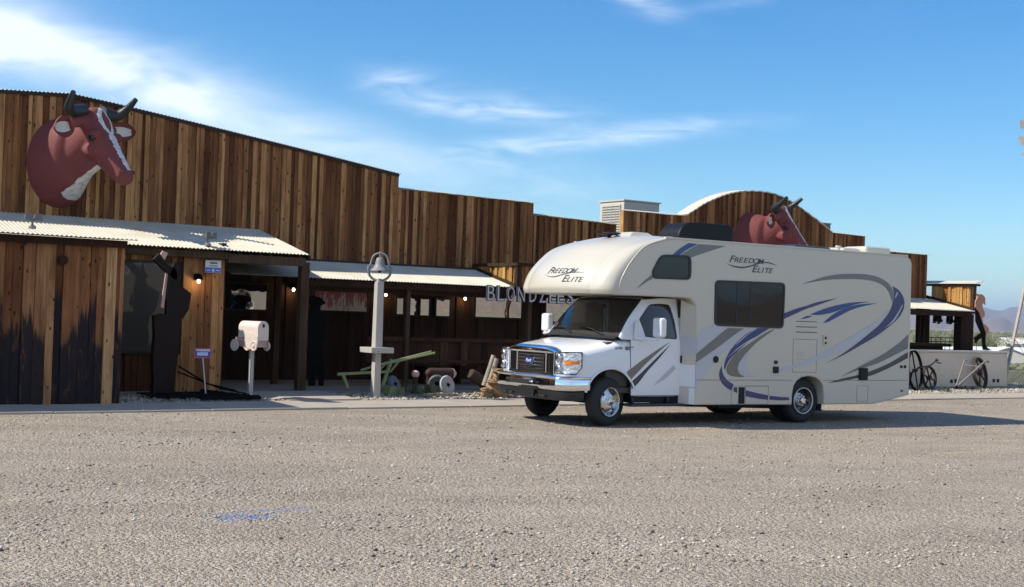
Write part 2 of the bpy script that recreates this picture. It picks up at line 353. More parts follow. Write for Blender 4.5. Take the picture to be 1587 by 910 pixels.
# ---------------------------------------------------------------- ground
def ground_mat():
    m_ = bpy.data.materials.new('gravel_ground'); m_.use_nodes = True; t = m_.node_tree; b = t.nodes['Principled BSDF']
    b.inputs['Roughness'].default_value = .95; b.inputs['Specular IOR Level'].default_value = .1
    g = N(t, 'ShaderNodeNewGeometry'); pos = g.outputs['Position']
    vo = N(t, 'ShaderNodeTexVoronoi'); vo.inputs['Scale'].default_value = 34.; L(t, pos, vo.inputs['Vector'])
    vo2 = N(t, 'ShaderNodeTexVoronoi'); vo2.inputs['Scale'].default_value = 85.; L(t, pos, vo2.inputs['Vector'])
    sp = N(t, 'ShaderNodeSeparateColor'); L(t, vo.outputs['Color'], sp.inputs[0])
    sp2 = N(t, 'ShaderNodeSeparateColor'); L(t, vo2.outputs['Color'], sp2.inputs[0])
    fine = M(t, 'ADD', M(t, 'MULTIPLY', sp.outputs[0], .5), M(t, 'MULTIPLY', sp2.outputs[1], .5))
    stone = ramp(t, fine, [(.10, (.13, .108, .088)), (.36, (.315, .27, .222)), (.68, (.375, .325, .268)), (.92, (.60, .54, .46))])
    big = noise_tex(t, pos, 1., 6, .68, .5, (.30, .62, 1))
    vr = N(t, 'ShaderNodeVectorRotate', rotation_type='Z_AXIS'); vr.inputs['Angle'].default_value = YAW; L(t, pos, vr.inputs['Vector'])
    rp = N(t, 'ShaderNodeMapping'); rp.inputs['Scale'].default_value = (.13, .85, 1); L(t, vr.outputs[0], rp.inputs[0])
    med = noise_tex(t, vr.outputs[0], 1., 6, .7, .3, (1.1, 3.4, 1))
    soil = ramp(t, med, [(.32, (.30, .25, .196)), (.55, (.365, .31, .247)), (.78, (.42, .362, .295))])
    k = M(t, 'MULTIPLY', M(t, 'SUBTRACT', noise_tex(t, vr.outputs[0], 1., 5, .68, .3, (.5, 1.6, 1)), .36), 3.2, clamp=True)
    col = mixc(t, M(t, 'ADD', .42, M(t, 'MULTIPLY', k, .5)), soil, stone)
    col = mixc(t, 1., col, comb3(t, M(t, 'ADD', .42, M(t, 'MULTIPLY', M(t, 'ADD', M(t, 'MULTIPLY', big, .8), M(t, 'MULTIPLY', noise_tex(t, rp.outputs[0], 1., 5, .62, .5), .7)), .80))), 'MULTIPLY')
    # faded painted marks on the gravel
    s3 = N(t, 'ShaderNodeSeparateXYZ'); L(t, pos, s3.inputs[0])
    def mark(u0, v0, u1, v1, wid, colr, thr, sc=9.):
        nonlocal col
        a = onZ(u0, v0); c = onZ(u1, v1); d = (c-a); ln = d.length; d /= ln
        px = M(t, 'SUBTRACT', s3.outputs[0], a.x); py = M(t, 'SUBTRACT', s3.outputs[1], a.y)
        al = M(t, 'ADD', M(t, 'MULTIPLY', px, d.x), M(t, 'MULTIPLY', py, d.y)); ac = M(t, 'ADD', M(t, 'MULTIPLY', px, -d.y), M(t, 'MULTIPLY', py, d.x))
        e = M(t, 'ADD', M(t, 'POWER', M(t, 'ABSOLUTE', M(t, 'DIVIDE', M(t, 'SUBTRACT', al, ln/2), ln/2)), 4.), M(t, 'POWER', M(t, 'ABSOLUTE', M(t, 'DIVIDE', ac, wid)), 2.))
        inn = M(t, 'SUBTRACT', 1.05, e, clamp=True)
        br = M(t, 'MULTIPLY', M(t, 'SUBTRACT', noise_tex(t, pos, sc, 5, .8), thr-.05), 9., clamp=True)
        col = mixc(t, M(t, 'MULTIPLY', M(t, 'MULTIPLY', inn, 1.5, clamp=True), M(t, 'MULTIPLY', br, .95)), col, colr)
    mark(275, 803, 500, 786, .10, (.46, .42, .24), .53)
    mark(300, 801, 495, 786, .13, (.13, .20, .40), .52); mark(330, 806, 430, 799, .16, (.13, .20, .40), .50)
    mark(0, 778, 35, 772, .05, (.46, .42, .24), .48); mark(240, 750, 345, 748, .06, (.42, .39, .25), .56)
    for q in ((1440, 703, 1540, 699), (1545, 684, 1587, 682), (1530, 690, 1587, 696), (1545, 680, 1570, 681)): mark(*q, .045, (.50, .45, .22), .44)
    # leave the lot: dry desert soil with pale scrub
    dist = M(t, 'SQRT', M(t, 'ADD', M(t, 'POWER', s3.outputs[0], 2.), M(t, 'POWER', s3.outputs[1], 2.)))
    far = M(t, 'MULTIPLY', M(t, 'SUBTRACT', dist, 42.), .05, clamp=True)
    dn = noise_tex(t, pos, .05, 8, .72); dcol = ramp(t, dn, [(.3, (.13, .125, .07)), (.5, (.28, .25, .155)), (.68, (.40, .35, .25))])
    wob = M(t, 'MULTIPLY', M(t, 'SUBTRACT', noise_tex(t, pos, .5, 3, .5), .5), .5)
    for cx, cy, rr, st_ in ((4., 45., 33.5, .16), (4., 45., 31.9, .16), (-14., -9., 22.5, .12), (-14., -9., 24.1, .12), (16., 40., 27.5, .14), (16., 40., 29.1, .14), (2., 60., 51.6, .13), (2., 60., 50.0, .13)):
        dd = M(t, 'SQRT', M(t, 'ADD', M(t, 'POWER', M(t, 'SUBTRACT', s3.outputs[0], cx), 2.), M(t, 'POWER', M(t, 'SUBTRACT', s3.outputs[1], cy), 2.)))
        band = M(t, 'SUBTRACT', 1., M(t, 'DIVIDE', M(t, 'ABSOLUTE', M(t, 'ADD', M(t, 'SUBTRACT', dd, rr), wob)), .22), clamp=True)
        col = mixc(t, M(t, 'MULTIPLY', band, st_*3.2), col, mixc(t, 1., soil, (1.12, 1.10, 1.08), 'MULTIPLY'))
    col = mixc(t, 1., col, (1.07, 1.055, 1.03), 'MULTIPLY'); col = mixc(t, far, col, dcol)
    L(t, col, b.inputs['Base Color'])
    hgt = M(t, 'ADD', M(t, 'MULTIPLY', vo.outputs['Distance'], -1.), M(t, 'ADD', M(t, 'MULTIPLY', vo2.outputs['Distance'], -.5), M(t, 'MULTIPLY', noise_tex(t, pos, 7., 5, .7), 1.4)))
    bp = N(t, 'ShaderNodeBump'); bp.inputs['Strength'].default_value = .9; bp.inputs['Distance'].default_value = .032
    L(t, hgt, bp.inputs['Height']); L(t, bp.outputs[0], b.inputs['Normal'])
    return m_
GR = ground_mat()
def ground_z(d):
    return 0. if d < 40 else -4.6*min(1, (d-40)/190)**1.0 if d < 230 else -4.6-min(1.4, (d-230)*.002)
RR = [0.01, 8, 16, 24, 32, 40, 55, 75, 100, 130, 165, 200, 230, 300, 450, 930, 2000, 5000, 10000, 20500]
mb = MB(); mb.grid([[(r*math.sin(a), r*math.cos(a), ground_z(r)) for a in [2*PI*k/96 for k in range(97)]] for r in RR])
struct(mb.build('ground', GR, smooth=3.))
# slightly raised bed of pale gravel between the walk and the porch
BED = mat('pale_gravel', (.33, .29, .245), .95, var=.35, vscale=22, bump=1., bscale=45)
mb = MB(); mb.hexa([(-2, 20.5, -.05), (36, 20.5, -.05), (36, 26, -.05), (-2, 26, -.05), (-2, 20.5, .035), (36, 20.5, .035), (36, 26, .06), (-2, 26, .06)])
struct(mb.build('gravel_bed', BED))
mb = MB()
xs = -2.
while xs < 60:
    w = 2.4; z = .034+random.uniform(-.006, .006); mb.hexa([(xs+.006, 19.30, -.05), (xs+w-.006, 19.30+random.uniform(-.01, .01), -.05), (xs+w-.006, 20.62, -.05), (xs+.006, 20.62, -.05), (xs+.006, 19.30, z), (xs+w-.006, 19.30, z), (xs+w-.006, 20.62, z+.012), (xs+.006, 20.62, z+.012)]); xs += w
struct(mb.build('sidewalk', CONC, bevel=.012))
mb = MB(); mb.hexa([(8.9, 20.62, -.04), (11.0, 20.62, -.04), (11.3, 22.2, -.04), (8.9, 22.2, -.04), (9.6, 20.62, .066), (10.9, 20.62, .066), (10.9, 22.2, .098), (9.6, 22.2, .098)])
struct(mb.build('entry_path', CONC))
mb = MB(); mb.box(6.5, 32.3, 22.2, 26.2, -.02, .10); struct(mb.build('porch_floor', mat('porch_concrete', (.20, .185, .165), .9, var=.12, vscale=2)))

# loose stones
STONE = bpy.data.materials.new('loose_stone'); STONE.use_nodes = True
t = STONE.node_tree; b = t.nodes['Principled BSDF']; at = N(t, 'ShaderNodeAttribute'); at.attribute_name = 'rnd'
L(t, ramp(t, at.outputs['Fac'], [(.06, (.05, .042, .035)), (.13, (.26, .235, .19)), (.6, (.39, .335, .275)), (.93, (.50, .445, .375)), (1., (.68, .63, .55))]), b.inputs['Base Color']); b.inputs['Roughness'].default_value = .9
import numpy as np
rs = np.random.RandomState(5)
octv = np.array([(1,0,0),(0,1,0),(-1,0,0),(0,-1,0),(0,0,1),(0,0,-.6)], float); octf = np.array([(0,1,4),(1,2,4),(2,3,4),(3,0,4),(1,0,5),(2,1,5),(3,2,5),(0,3,5)])
def stones(name, n, sampler, smin, smax):
    V = []; K = 0; pts = sampler(n); n = len(pts)
    s = smin+(smax-smin)*rs.rand(n)**3.4
    a = rs.rand(n)*2*PI; sx = s*(.7+.6*rs.rand(n)); sy = s*(.6+.5*rs.rand(n)); sz = s*(.35+.45*rs.rand(n))
    v = octv[None]*(1+.35*(rs.rand(n, 6, 3)-.5))
    x = v[:, :, 0]*sx[:, None]; y = v[:, :, 1]*sy[:, None]; z = v[:, :, 2]*sz[:, None]
    c, q = np.cos(a)[:, None], np.sin(a)[:, None]
    vv = np.stack([x*c-y*q+pts[:, 0:1], x*q+y*c+pts[:, 1:2], z+pts[:, 2:3]+sz[:, None]*.25], -1).reshape(-1, 3)
    ff = (octf[None]+np.arange(n)[:, None, None]*6).reshape(-1)
    me = bpy.data.meshes.new(name); me.vertices.add(len(vv)); me.vertices.foreach_set('co', vv.ravel())
    me.loops.add(len(ff)); me.loops.foreach_set('vertex_index', ff); me.polygons.add(len(ff)//3)
    me.polygons.foreach_set('loop_start', np.arange(0, len(ff), 3)); me.update(calc_edges=True)
    at = me.attributes.new('rnd', 'FLOAT', 'FACE'); at.data.foreach_set('value', np.repeat(rs.rand(n), 8))
    me.materials.append(STONE); o = bpy.data.objects.new(name, me); COL.objects.link(o); return o
def samp_lot(n):
    r = 6.2+26*rs.rand(n)**1.35; a = YAW+(rs.rand(n)-.5)*R(56); p = np.stack([r*np.sin(a), r*np.cos(a), np.zeros(n)], -1)
    cl = np.array([noise.noise(Vector((q[0]*.7, q[1]*1.5, 0)))+.5*noise.noise(Vector((q[0]*.25, q[1]*.4, 3))) for q in p])
    p = p[(rs.rand(n) < .36+cl*1.5)]
    p[:, 2] = np.where(p[:, 1] > 19.29, .034, 0.)
    return p[(p[:, 1] < 19.27) | ((p[:, 1] < 19.36+.10*np.sin(p[:, 0]*2.3)*np.sin(p[:, 0]*.7)) & (rs.rand(len(p)) < .8))]
tag(stones('gravel_stones', 90000, samp_lot, .006, .024), 'loose grey and tan gravel stones scattered over the parking lot', 'gravel', kind='stuff')
def samp_bed(n):
    x = 6.5+28*rs.rand(n)**1.2; y = 20.66+1.9*rs.rand(n); p = np.stack([x, y, .036+.0045*(y-20.5)], -1)
    return p[~((x > 9.5) & (x < 11.0) & (y < 22.3))]
tag(stones('bed_stones', 26000, samp_bed, .012, .045), 'pale crushed rock in the bed behind the concrete walk', 'gravel', kind='stuff')

# ---------------------------------------------------------------- building helpers
def boards(mb, O, U, Nn, s0, s1, zb, zt, wmin=.06, wmax=.12, t=.02, bias=None, prob=.5):
    O = Vector(O); U = Vector(U); Nn = Vector(Nn); s = s0; k = 0
    zb = zb if callable(zb) else (lambda q, v=zb: v); zt = zt if callable(zt) else (lambda q, v=zt: v)
    while s < s1-.01:
        w = random.uniform(wmin, wmax); e = min(s+w, s1)
        if s1-e < .05: e = s1
        proud = random.random() < prob; d = (.034+random.uniform(0, .016)) if proud else random.uniform(0, .012)
        bi = bias(s) if bias else 0.
        mb.rn = min(.99, max(.01, (random.uniform(.42, .92) if proud else random.uniform(.12, .62))+bi))
        g = .003; a, b = s+g, e-g
        sk = random.uniform(-.006, .006)
        p = [O+U*a+Nn*(-t)+Vector((0, 0, zb(a))), O+U*b+Nn*(-t)+Vector((0, 0, zb(b))), O+U*(b)+Nn*d+Vector((0, 0, zb(b))), O+U*a+Nn*d+Vector((0, 0, zb(a))),
             O+U*(a+sk)+Nn*(-t)+Vector((0, 0, zt(a))), O+U*(b+sk)+Nn*(-t)+Vector((0, 0, zt(b))), O+U*(b+sk)+Nn*d+Vector((0, 0, zt(b))), O+U*(a+sk)+Nn*d+Vector((0, 0, zt(a)))]
        mb.hexa(p); s = e; k += 1
    mb.rn = 0
def pl(pts):
    def f(x):
        if x <= pts[0][0]: return pts[0][1]
        for (a, za), (b, zb_) in zip(pts, pts[1:]):
            if x <= b: return za+(zb_-za)*(x-a)/(b-a) if b > a else zb_
        return pts[-1][1]
    return f
def corrug(mb, x0, x1, p0, p1, pitch=.072, amp=.009, th=.003):
    """sheet: p0(x)->(y,z) at the low edge, p1(x)->(y,z) at the high edge"""
    n = int((x1-x0)/pitch*6); top = [[], []]; bot = [[], []]
    for i in range(n+1):
        x = lerp(x0, x1, i/n); w = amp*math.cos(2*PI*x/pitch)
        for k, p in ((0, p0), (1, p1)):
            y, z = p(x); top[k].append((x, y, z+w)); bot[k].append((x, y, z+w-th))
    mb.grid(top); mb.grid(bot)
    mb.add(top[0]+bot[0], [(i, i+1, n+2+i, n+1+i) for i in range(n)])

B = thing('saloon_building', 'long weathered board saloon with stepped false front, curved gable and tin porch roofs', 'building', (6.4, 24.6, 0))
def part(mb, name, mats, parent=B, **kw):
    o = mb.build(name, mats, None, **kw)
    o.parent = parent; o.matrix_parent_inverse = Matrix.Translation(-Vector(parent.location)); return o
YW = 24.6; YR = 24.3
tops = [(2., 5.40), (5.44, 5.42), (6.70, 5.50), (7.49, 5.42), (9.09, 5.23), (11.47, 4.93), (13.73, 4.63)]
bias_l = lambda x: .02-.013*max(0, x-5)
mb = MB(); boards(mb, (0, YW, 0), (1, 0, 0), (0, -1, 0), 2., 13.735, lambda x: 3.0 if x < 10.6 else 2.4, pl(tops), bias=bias_l, prob=.55); part(mb, 'front_wall', WOOD)
mb = MB(); boards(mb, (0, YW+.01, 0), (1, 0, 0), (0, -1, 0), 13.74, 17.38, 2.4, pl([(13.7, 4.32), (17.4, 4.27)]), bias=bias_l, prob=.5); part(mb, 'front_wall', WOOD)
mb = MB(); boards(mb, (0, YW+.02, 0), (1, 0, 0), (0, -1, 0), 17.385, 19.85, 2.4, pl([(17.38, 4.01), (19.9, 3.94)]), bias=bias_l, prob=.5); part(mb, 'front_wall', WOOD)
arch = [(968, 327), (1060.7, 335), (1075, 326), (1089, 317), (1105, 309.5), (1120.5, 303.5), (1136, 299.5), (1152, 297.5), (1177, 298), (1202, 303), (1228, 316), (1246.6, 329), (1272, 348), (1287.5, 361), (1339.5, 367)]
ap = [onY(u, v, YR) for u, v in arch]; ap = [(p.x, p.z) for p in ap]
mb = MB(); boards(mb, (0, YR, 0), (1, 0, 0), (0, -1, 0), ap[0][0], ap[-1][0], 2.3, pl(ap), bias=lambda x: -.10, prob=.5); part(mb, 'gable_wall', WOOD)
XE = ap[-1][0]
mb = MB(); boards(mb, (0, YR+.01, 0), (1, 0, 0), (0, -1, 0), XE+.003, 31.25, 2.3, 3.80, bias=lambda x: -.05); part(mb, 'front_wall', WOOD)
# exposed sides of the false front and its backing
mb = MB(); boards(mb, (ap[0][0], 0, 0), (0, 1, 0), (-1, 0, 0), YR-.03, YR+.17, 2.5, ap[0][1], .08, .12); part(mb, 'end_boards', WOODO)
mb = MB(); boards(mb, (31.29, 0, 0), (0, -1, 0), (1, 0, 0), -27, -24.32, 2.3, 3.78); part(mb, 'end_boards', WOOD)
mb = MB()
mb.prism([(2., 2.5)]+[(x, z-.05) for x, z in tops[:-1]]+[(13.72, 4.58), (13.72, 2.5)], lambda a, b, t: (a, YW+.03+t, b), 0, .30)
for (a, b, y, z) in ((13.76, 17.36, YW+.04, 4.22), (17.4, 19.8, YW+.05, 3.90)): mb.box(a, b, y, y+.36, 2.5, z)
mb.prism([(ap[0][0]+.03, 2.5)]+[(x, z-.06) for x, z in ap[1:-1]]+[(XE-.02, 4.12), (XE-.02, 2.5)], lambda a, b, t: (a, YR+.03+t, b), 0, .30); mb.box(XE, 31.2, YR+.04, YR+.38, 2.5, 3.72)
part(mb, 'wall_backing', DARKTRIM)
# tin caps along the parapets
def cap(x0, x1, f, y, name='parapet_cap', dz=.10, dep=.42):
    mb = MB(); corrug(mb, x0, x1, lambda x: (y-.07, f(x)+.012), lambda x: (y+dep, f(x)+.012+dz)); part(mb, name, TIN)
cap(2., 13.80, pl(tops), YW, dz=.05); cap(13.76, 17.45, pl([(13.7, 4.32), (17.4, 4.27)]), YW, dz=.05); cap(17.41, 19.9, pl([(17.38, 4.01), (19.9, 3.94)]), YW, dz=.05)
cap(ap[0][0]-.05, ap[1][0], pl(ap), YR, dz=.06)
# curved gable roof (follows the arch and runs back)
mb = MB(); n = 90; A0 = []; A1 = []
f = pl(ap)
ac = cr([(x, z) for x, z in ap[1:14]], 8)
for i, q in enumerate(ac):
    w = .008*math.cos(i*1.7); A0.append((q[0], YR-.07, q[1]+.03+w)); A1.append((q[0], YR+.36, q[1]+.05+w))
mb.grid([A0, A1]); mb.grid([[(a[0], a[1], a[2]-.03) for a in A0], [(a[0], a[1], a[2]-.03) for a in A1]]); mb.add(A0+[(a[0], a[1], a[2]-.03) for a in A0], [(i, i+1, len(A0)+i+1, len(A0)+i) for i in range(len(A0)-1)])
mb.add(A1+[(a[0], a[1], a[2]-.4) for a in A1], [(i, i+1, len(A0)+i+1, len(A0)+i) for i in range(len(A0)-1)])
part(mb, 'curved_roof', TIN, recalc=False)
cap(ap[13][0], XE+.06, pl(ap), YR, dz=.04); cap(XE, 31.36, lambda x: 3.80, YR, dz=.04)
mb = MB(); mb.box(2, 31.2, 25.75, 34, 2.2, 3.1); part(mb, 'main_roof', DARKTRIM)
# dark shadow-line trim below the cap
mb = MB()
for (x0, z0), (x1, z1) in zip(tops, tops[1:]): mb.beam((x0, YW-.055, z0-.03), (x1, YW-.055, z1-.03), .02, .06)
part(mb, 'fascia', DARKTRIM)

# -- back wall of the porch
PB = 25.6
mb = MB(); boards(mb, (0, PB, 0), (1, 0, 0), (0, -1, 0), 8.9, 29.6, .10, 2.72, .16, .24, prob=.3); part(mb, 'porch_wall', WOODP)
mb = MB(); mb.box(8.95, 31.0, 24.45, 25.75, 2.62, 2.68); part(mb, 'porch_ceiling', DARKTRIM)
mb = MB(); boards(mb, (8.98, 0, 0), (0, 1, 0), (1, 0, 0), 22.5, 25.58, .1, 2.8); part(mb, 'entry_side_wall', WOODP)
mb = MB(); boards(mb, (0, 22.45, 0), (1, 0, 0), (0, -1, 0), 6.2, 6.72, .06, 2.62); 
w0 = onY(172, 405, 22.43); w1 = onY(262, 545, 22.43)
boards(mb, (0, 22.45, 0), (1, 0, 0), (0, -1, 0), 6.73, 8.2, .06, w1.z-.05, bias=lambda x: -.35); boards(mb, (0, 22.45, 0), (1, 0, 0), (0, -1, 0), 6.73, 8.2, w0.z+.05, 2.66)
boards(mb, (0, 22.45, 0), (1, 0, 0), (0, -1, 0), 8.2, 8.97, .06, 2.70, .11, .17, bias=lambda x: -.08, prob=.7); part(mb, 'annex_wall', WOOD)
def window(u0, v0, u1, v1, y, mulls=(), fr=.045, pane=SHOPG, name='window'):
    a = onY(u0, v0, y); c = onY(u1, v1, y); x0, x1, z0, z1 = a.x, c.x, c.z, a.z
    mb = MB(); e = .03
    mb.box(x0-fr, x1+fr, y-e-.03, y-.001, z0-fr, z0); mb.box(x0-fr, x1+fr, y-e-.03, y-.001, z1, z1+fr); mb.box(x0-fr, x0, y-e-.03, y-.001, z0, z1); mb.box(x1, x1+fr, y-e-.03, y-.001, z0, z1)
    for mu in mulls: xm = lerp(x0, x1, mu); mb.box(xm-.02, xm+.02, y-e-.02, y-.001, z0, z1)
    f = part(mb, name, DARKTRIM)
    mb = MB(); mb.box(x0, x1, y-.045, y-.035, z0, z1); mb.build('pane', pane, f)
    return x0, x1, z0, z1
mb = MB(); mb.box(6.6, 8.3, 22.48, 22.6, .1, 2.6); part(mb, 'window_reveal', DARKTRIM)
GL2 = glass('plain_glass', (.10, .12, .12), 6.)
AG = shopglass(); AG.node_tree.nodes['Principled BSDF'].inputs['Base Color'].default_value = (.050, .046, .036, 1); [setattr(n.inputs[0], 'default_value', .045) for n in AG.node_tree.nodes if n.bl_idname == 'ShaderNodeMixShader']
window(172, 405, 262, 545, 22.42, pane=AG)
PINK = bpy.data.materials.new('pink_pattern_glass'); PINK.use_nodes = True
t = PINK.node_tree; b = t.nodes['Principled BSDF']; g = N(t, 'ShaderNodeNewGeometry'); n_ = noise_tex(t, g.outputs['Position'], 1., 3, .6, .8, (16, 1, 2.5))
s_ = N(t, 'ShaderNodeSeparateXYZ'); L(t, g.outputs['Position'], s_.inputs[0])
k_ = M(t, 'GREATER_THAN', M(t, 'ADD', M(t, 'MULTIPLY', n_, 1.6), M(t, 'MULTIPLY', M(t, 'SUBTRACT', s_.outputs[2], 1.80), 1.0)), .80)
L(t, mixc(t, k_, (.52, .46, .43), mixc(t, n_, (.25, .03, .06), (.42, .12, .17))), b.inputs['Base Color']); b.inputs['Roughness'].default_value = .25
BK = PB-.045
window(343, 439, 411, 480, BK); window(487, 444, 567, 483, BK, pane=PINK)
window(614, 462, 623, 487, BK); window(632, 462, 663, 489, BK, (.55,)); window(675, 464, 695, 490, BK); window(734, 456, 806, 493, BK, (.02,)); window(845, 462, 905, 500, BK)
# painted letter cut-outs hanging inside the small windows
# rails and posts
mb = MB(); a = onY(470, 397, 22.3)
def post(x, y, z0, z1, w=.15, name='porch_post', m=WOODM, lean=0.):
    mb = MB(); mb.rn = random.uniform(.3, .9); mb.hexa([(x-w/2, y-w/2, z0), (x+w/2, y-w/2, z0), (x+w/2, y+w/2, z0), (x-w/2, y+w/2, z0), (x-w/2+lean, y-w/2, z1), (x+w/2+lean, y-w/2, z1), (x+w/2+lean, y+w/2, z1), (x-w/2+lean, y+w/2, z1)])
    return part(mb, name, m, bevel=.01)
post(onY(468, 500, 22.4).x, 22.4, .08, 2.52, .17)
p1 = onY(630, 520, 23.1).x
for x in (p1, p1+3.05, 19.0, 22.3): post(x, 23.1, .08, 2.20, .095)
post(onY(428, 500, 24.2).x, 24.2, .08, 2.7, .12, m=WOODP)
# railing panels along the porch
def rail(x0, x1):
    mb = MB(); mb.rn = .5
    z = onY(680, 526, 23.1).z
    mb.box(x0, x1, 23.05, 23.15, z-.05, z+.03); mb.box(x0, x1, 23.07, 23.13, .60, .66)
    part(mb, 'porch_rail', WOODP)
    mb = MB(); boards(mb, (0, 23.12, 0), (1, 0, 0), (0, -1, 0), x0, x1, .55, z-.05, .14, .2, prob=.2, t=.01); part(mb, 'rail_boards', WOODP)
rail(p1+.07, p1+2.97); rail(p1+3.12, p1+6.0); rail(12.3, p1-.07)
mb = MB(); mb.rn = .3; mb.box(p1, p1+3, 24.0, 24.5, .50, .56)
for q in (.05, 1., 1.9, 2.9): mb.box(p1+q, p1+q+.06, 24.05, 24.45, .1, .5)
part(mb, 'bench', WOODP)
# beams under the eaves
mb = MB(); mb.rn = .25
mb.box(10.95, 15.75, 22.98, 23.14, 2.10, 2.225); mb.box(11.0, 15.7, 23.14, 23.2, 2.0, 2.14)
part(mb, 'eave_beam', WOODP, bevel=.006)
mb = MB(); mb.rn = .7; mb.box(8.98, onY(478, 397, 22.2).x-.02, 22.25, 22.42, 2.44, 2.60); mb.box(6.4, 8.975, 22.27, 22.40, 2.50, 2.62); part(mb, 'eave_beam', WOODM, bevel=.006)
# rafters
mb = MB(); mb.rn = .3
for i in range(14): x = 11.1+i*.36; mb.beam((x, 24.5, 2.58), (x, 22.95, 2.21), .05, .09)
for i in range(9): x = 9.0+i*.2; mb.beam((x, 24.5, 3.12), (x, 22.3, 2.60), .05, .09)
part(mb, 'rafters', WOODP)
# tin roofs
X2 = onY(480, 397, 22.15).x
mb = MB(); corrug(mb, 2.0, X2, lambda x: (22.15, 2.66), lambda x: (24.58, 3.22)); part(mb, 'upper_porch_roof', TIN)
mb = MB(); corrug(mb, 9.3, 15.78, lambda x: (22.9, 2.255), lambda x: (24.58, 2.665)); part(mb, 'long_porch_roof', TIN)
XB = 31.60
mb = MB(); corrug(mb, 22.0, XB-.05, lambda x: (22.85, 2.20), lambda x: (24.28, 2.52)); part(mb, 'bar_roof', TIN)
mb = MB(); mb.rn = .2; mb.box(22.2, XB-.02, 22.92, 23.05, 2.02, 2.17); part(mb, 'eave_beam', WOODP)
# annex roof and walls (left block that juts forward)
XA = 6.50
AN = thing('board_annex', 'low tar-stained board annex with flat tin roof at the left edge', 'building', (XA, 20.5, 0))
mb = MB(); boards(mb, (0, 20.55, 0), (1, 0, 0), (0, -1, 0), 1.0, XA, .02, 2.60, .10, .21, bias=lambda x: -.03 if x > 5.0 else -.15, prob=.45); part(mb, 'wall', WOODT, AN)
mb = MB(); boards(mb, (XA-.005, 0, 0), (0, 1, 0), (1, 0, 0), 20.54, 22.43, .02, 2.60, .15, .25); part(mb, 'wall', WOODT, AN)
mb = MB(); corrug(mb, 1.0, XA+.16, lambda x: (20.28, 2.655), lambda x: (22.25, 2.735)); part(mb, 'roof', TIN, AN)
mb = MB(); mb.rn = .3; mb.box(1., XA+.04, 20.43, 20.51, 2.52, 2.635); part(mb, 'fascia', WOODP, AN)
mb = MB(); mb.box(1., XA-.04, 20.575, 22.40, .0, 2.55); part(mb, 'wall_core', DARKTRIM, AN)
mb = MB(); mb.tube([(5.55, 20.50, 2.28), (5.55, 20.40, 2.28)], .07, 14); part(mb, 'vent_pipe', WOODM, AN, smooth=.6)
# box parapet above the letters
def boxpar(x0, x1, y0, zt, zl, zh, name):
    mb = MB(); boards(mb, (x0, 0, 0), (0, -1, 0), (-1, 0, 0), -YR+.02 if x0 > 20 else -YW+.04, -y0, lambda s: (lerp(zl, zh, min(1, max(0, (-s-y0)/(YW-y0)))) if True else 0), zt, .08, .14, prob=.5)
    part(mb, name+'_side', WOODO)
    mb = MB(); boards(mb, (0, y0, 0), (1, 0, 0), (0, -1, 0), x0+.01, x1, zl-.05, zt, bias=lambda x: -.2); part(mb, name+'_front', WOOD)
    mb = MB(); mb.rn = .3; mb.box(x0-.08, x1+.05, y0-.09, y0+.06, zt-.01, zt+.055); mb.box(x0-.08, x0+.08, y0+.06, YW-.05, zt-.01, zt+.055); mb.box(x0-.055, x0+.03, y0-.05, y0+.06, zl-.02, zt-.012)
    mb.beam((x0-.05, y0, zl-.02), (x0-.05, YW-.1, zh-.02), .03, .09); part(mb, name+'_trim', WOODM)
zt1 = onY(798, 409, 22.9).z-.03
boxpar(15.80, 21.9, 22.88, zt1, 2.30, 2.68, 'sign_parapet')
zt2 = onY(1508, 443, 22.9).z
xb = onY(1508, 443, 22.9).x
boxpar(xb, xb+.14, 22.88, zt2, 2.26, 2.62, 'bar_parapet')
mb = MB(); mb.hexa([(xb-.14, 22.70, zt2+.06), (xb+.22, 22.70, zt2+.14), (xb+.22, 24.7, zt2+.14), (xb-.14, 24.7, zt2+.06), (xb-.14, 22.70, zt2+.075), (xb+.22, 22.70, zt2+.155), (xb+.22, 24.7, zt2+.155), (xb-.14, 24.7, zt2+.075)]); part(mb, 'bar_parapet_roof', TIN)
# bar area at the far end: heavy posts, counter, iron railing
a = onY(1490, 500, 23.0).x; c = onY(1509, 500, 23.0).x
mb = MB(); mb.rn = .2; mb.box(a, c, 23.0, 23.25, .1, 2.1); part(mb, 'bar_pier', WOODP)
a = onY(1420, 500, 24.2).x; c = onY(1441, 500, 24.2).x
mb = MB(); boards(mb, (0, 24.2, 0), (1, 0, 0), (0, -1, 0), a, c, .1, 2.3); part(mb, 'bar_pier', WOODP)
a = onY(1405, 530, 23.2); c = onY(1470, 536, 23.2)
mb = MB(); mb.rn = .4; mb.box(a.x, c.x, 23.1, 23.6, c.z-.02, c.z+.06); mb.box(a.x, c.x-.25, 23.2, 23.5, .1, c.z-.02); part(mb, 'bar_counter', WOODP)
mb = MB()
a = onY(1445, 523, 25.4); c = onY(1489, 523, 25.4)
for z in (a.z, a.z-.12, .35): mb.tube([(a.x-.5, 25.4, z), (c.x+.8, 25.4, z)], .012, 6)
for i in range(13): x = lerp(a.x-.5, c.x+.8, i/12); mb.tube([(x, 25.4, .1), (x, 25.4, a.z)], .009, 6)
part(mb, 'iron_railing', DSTEEL)
mb = MB(); mb.rn = .2; mb.box(28.5, xb+.6, 23.0, 25.2, 2.12, 2.18); part(mb, 'porch_ceiling', WOODP)

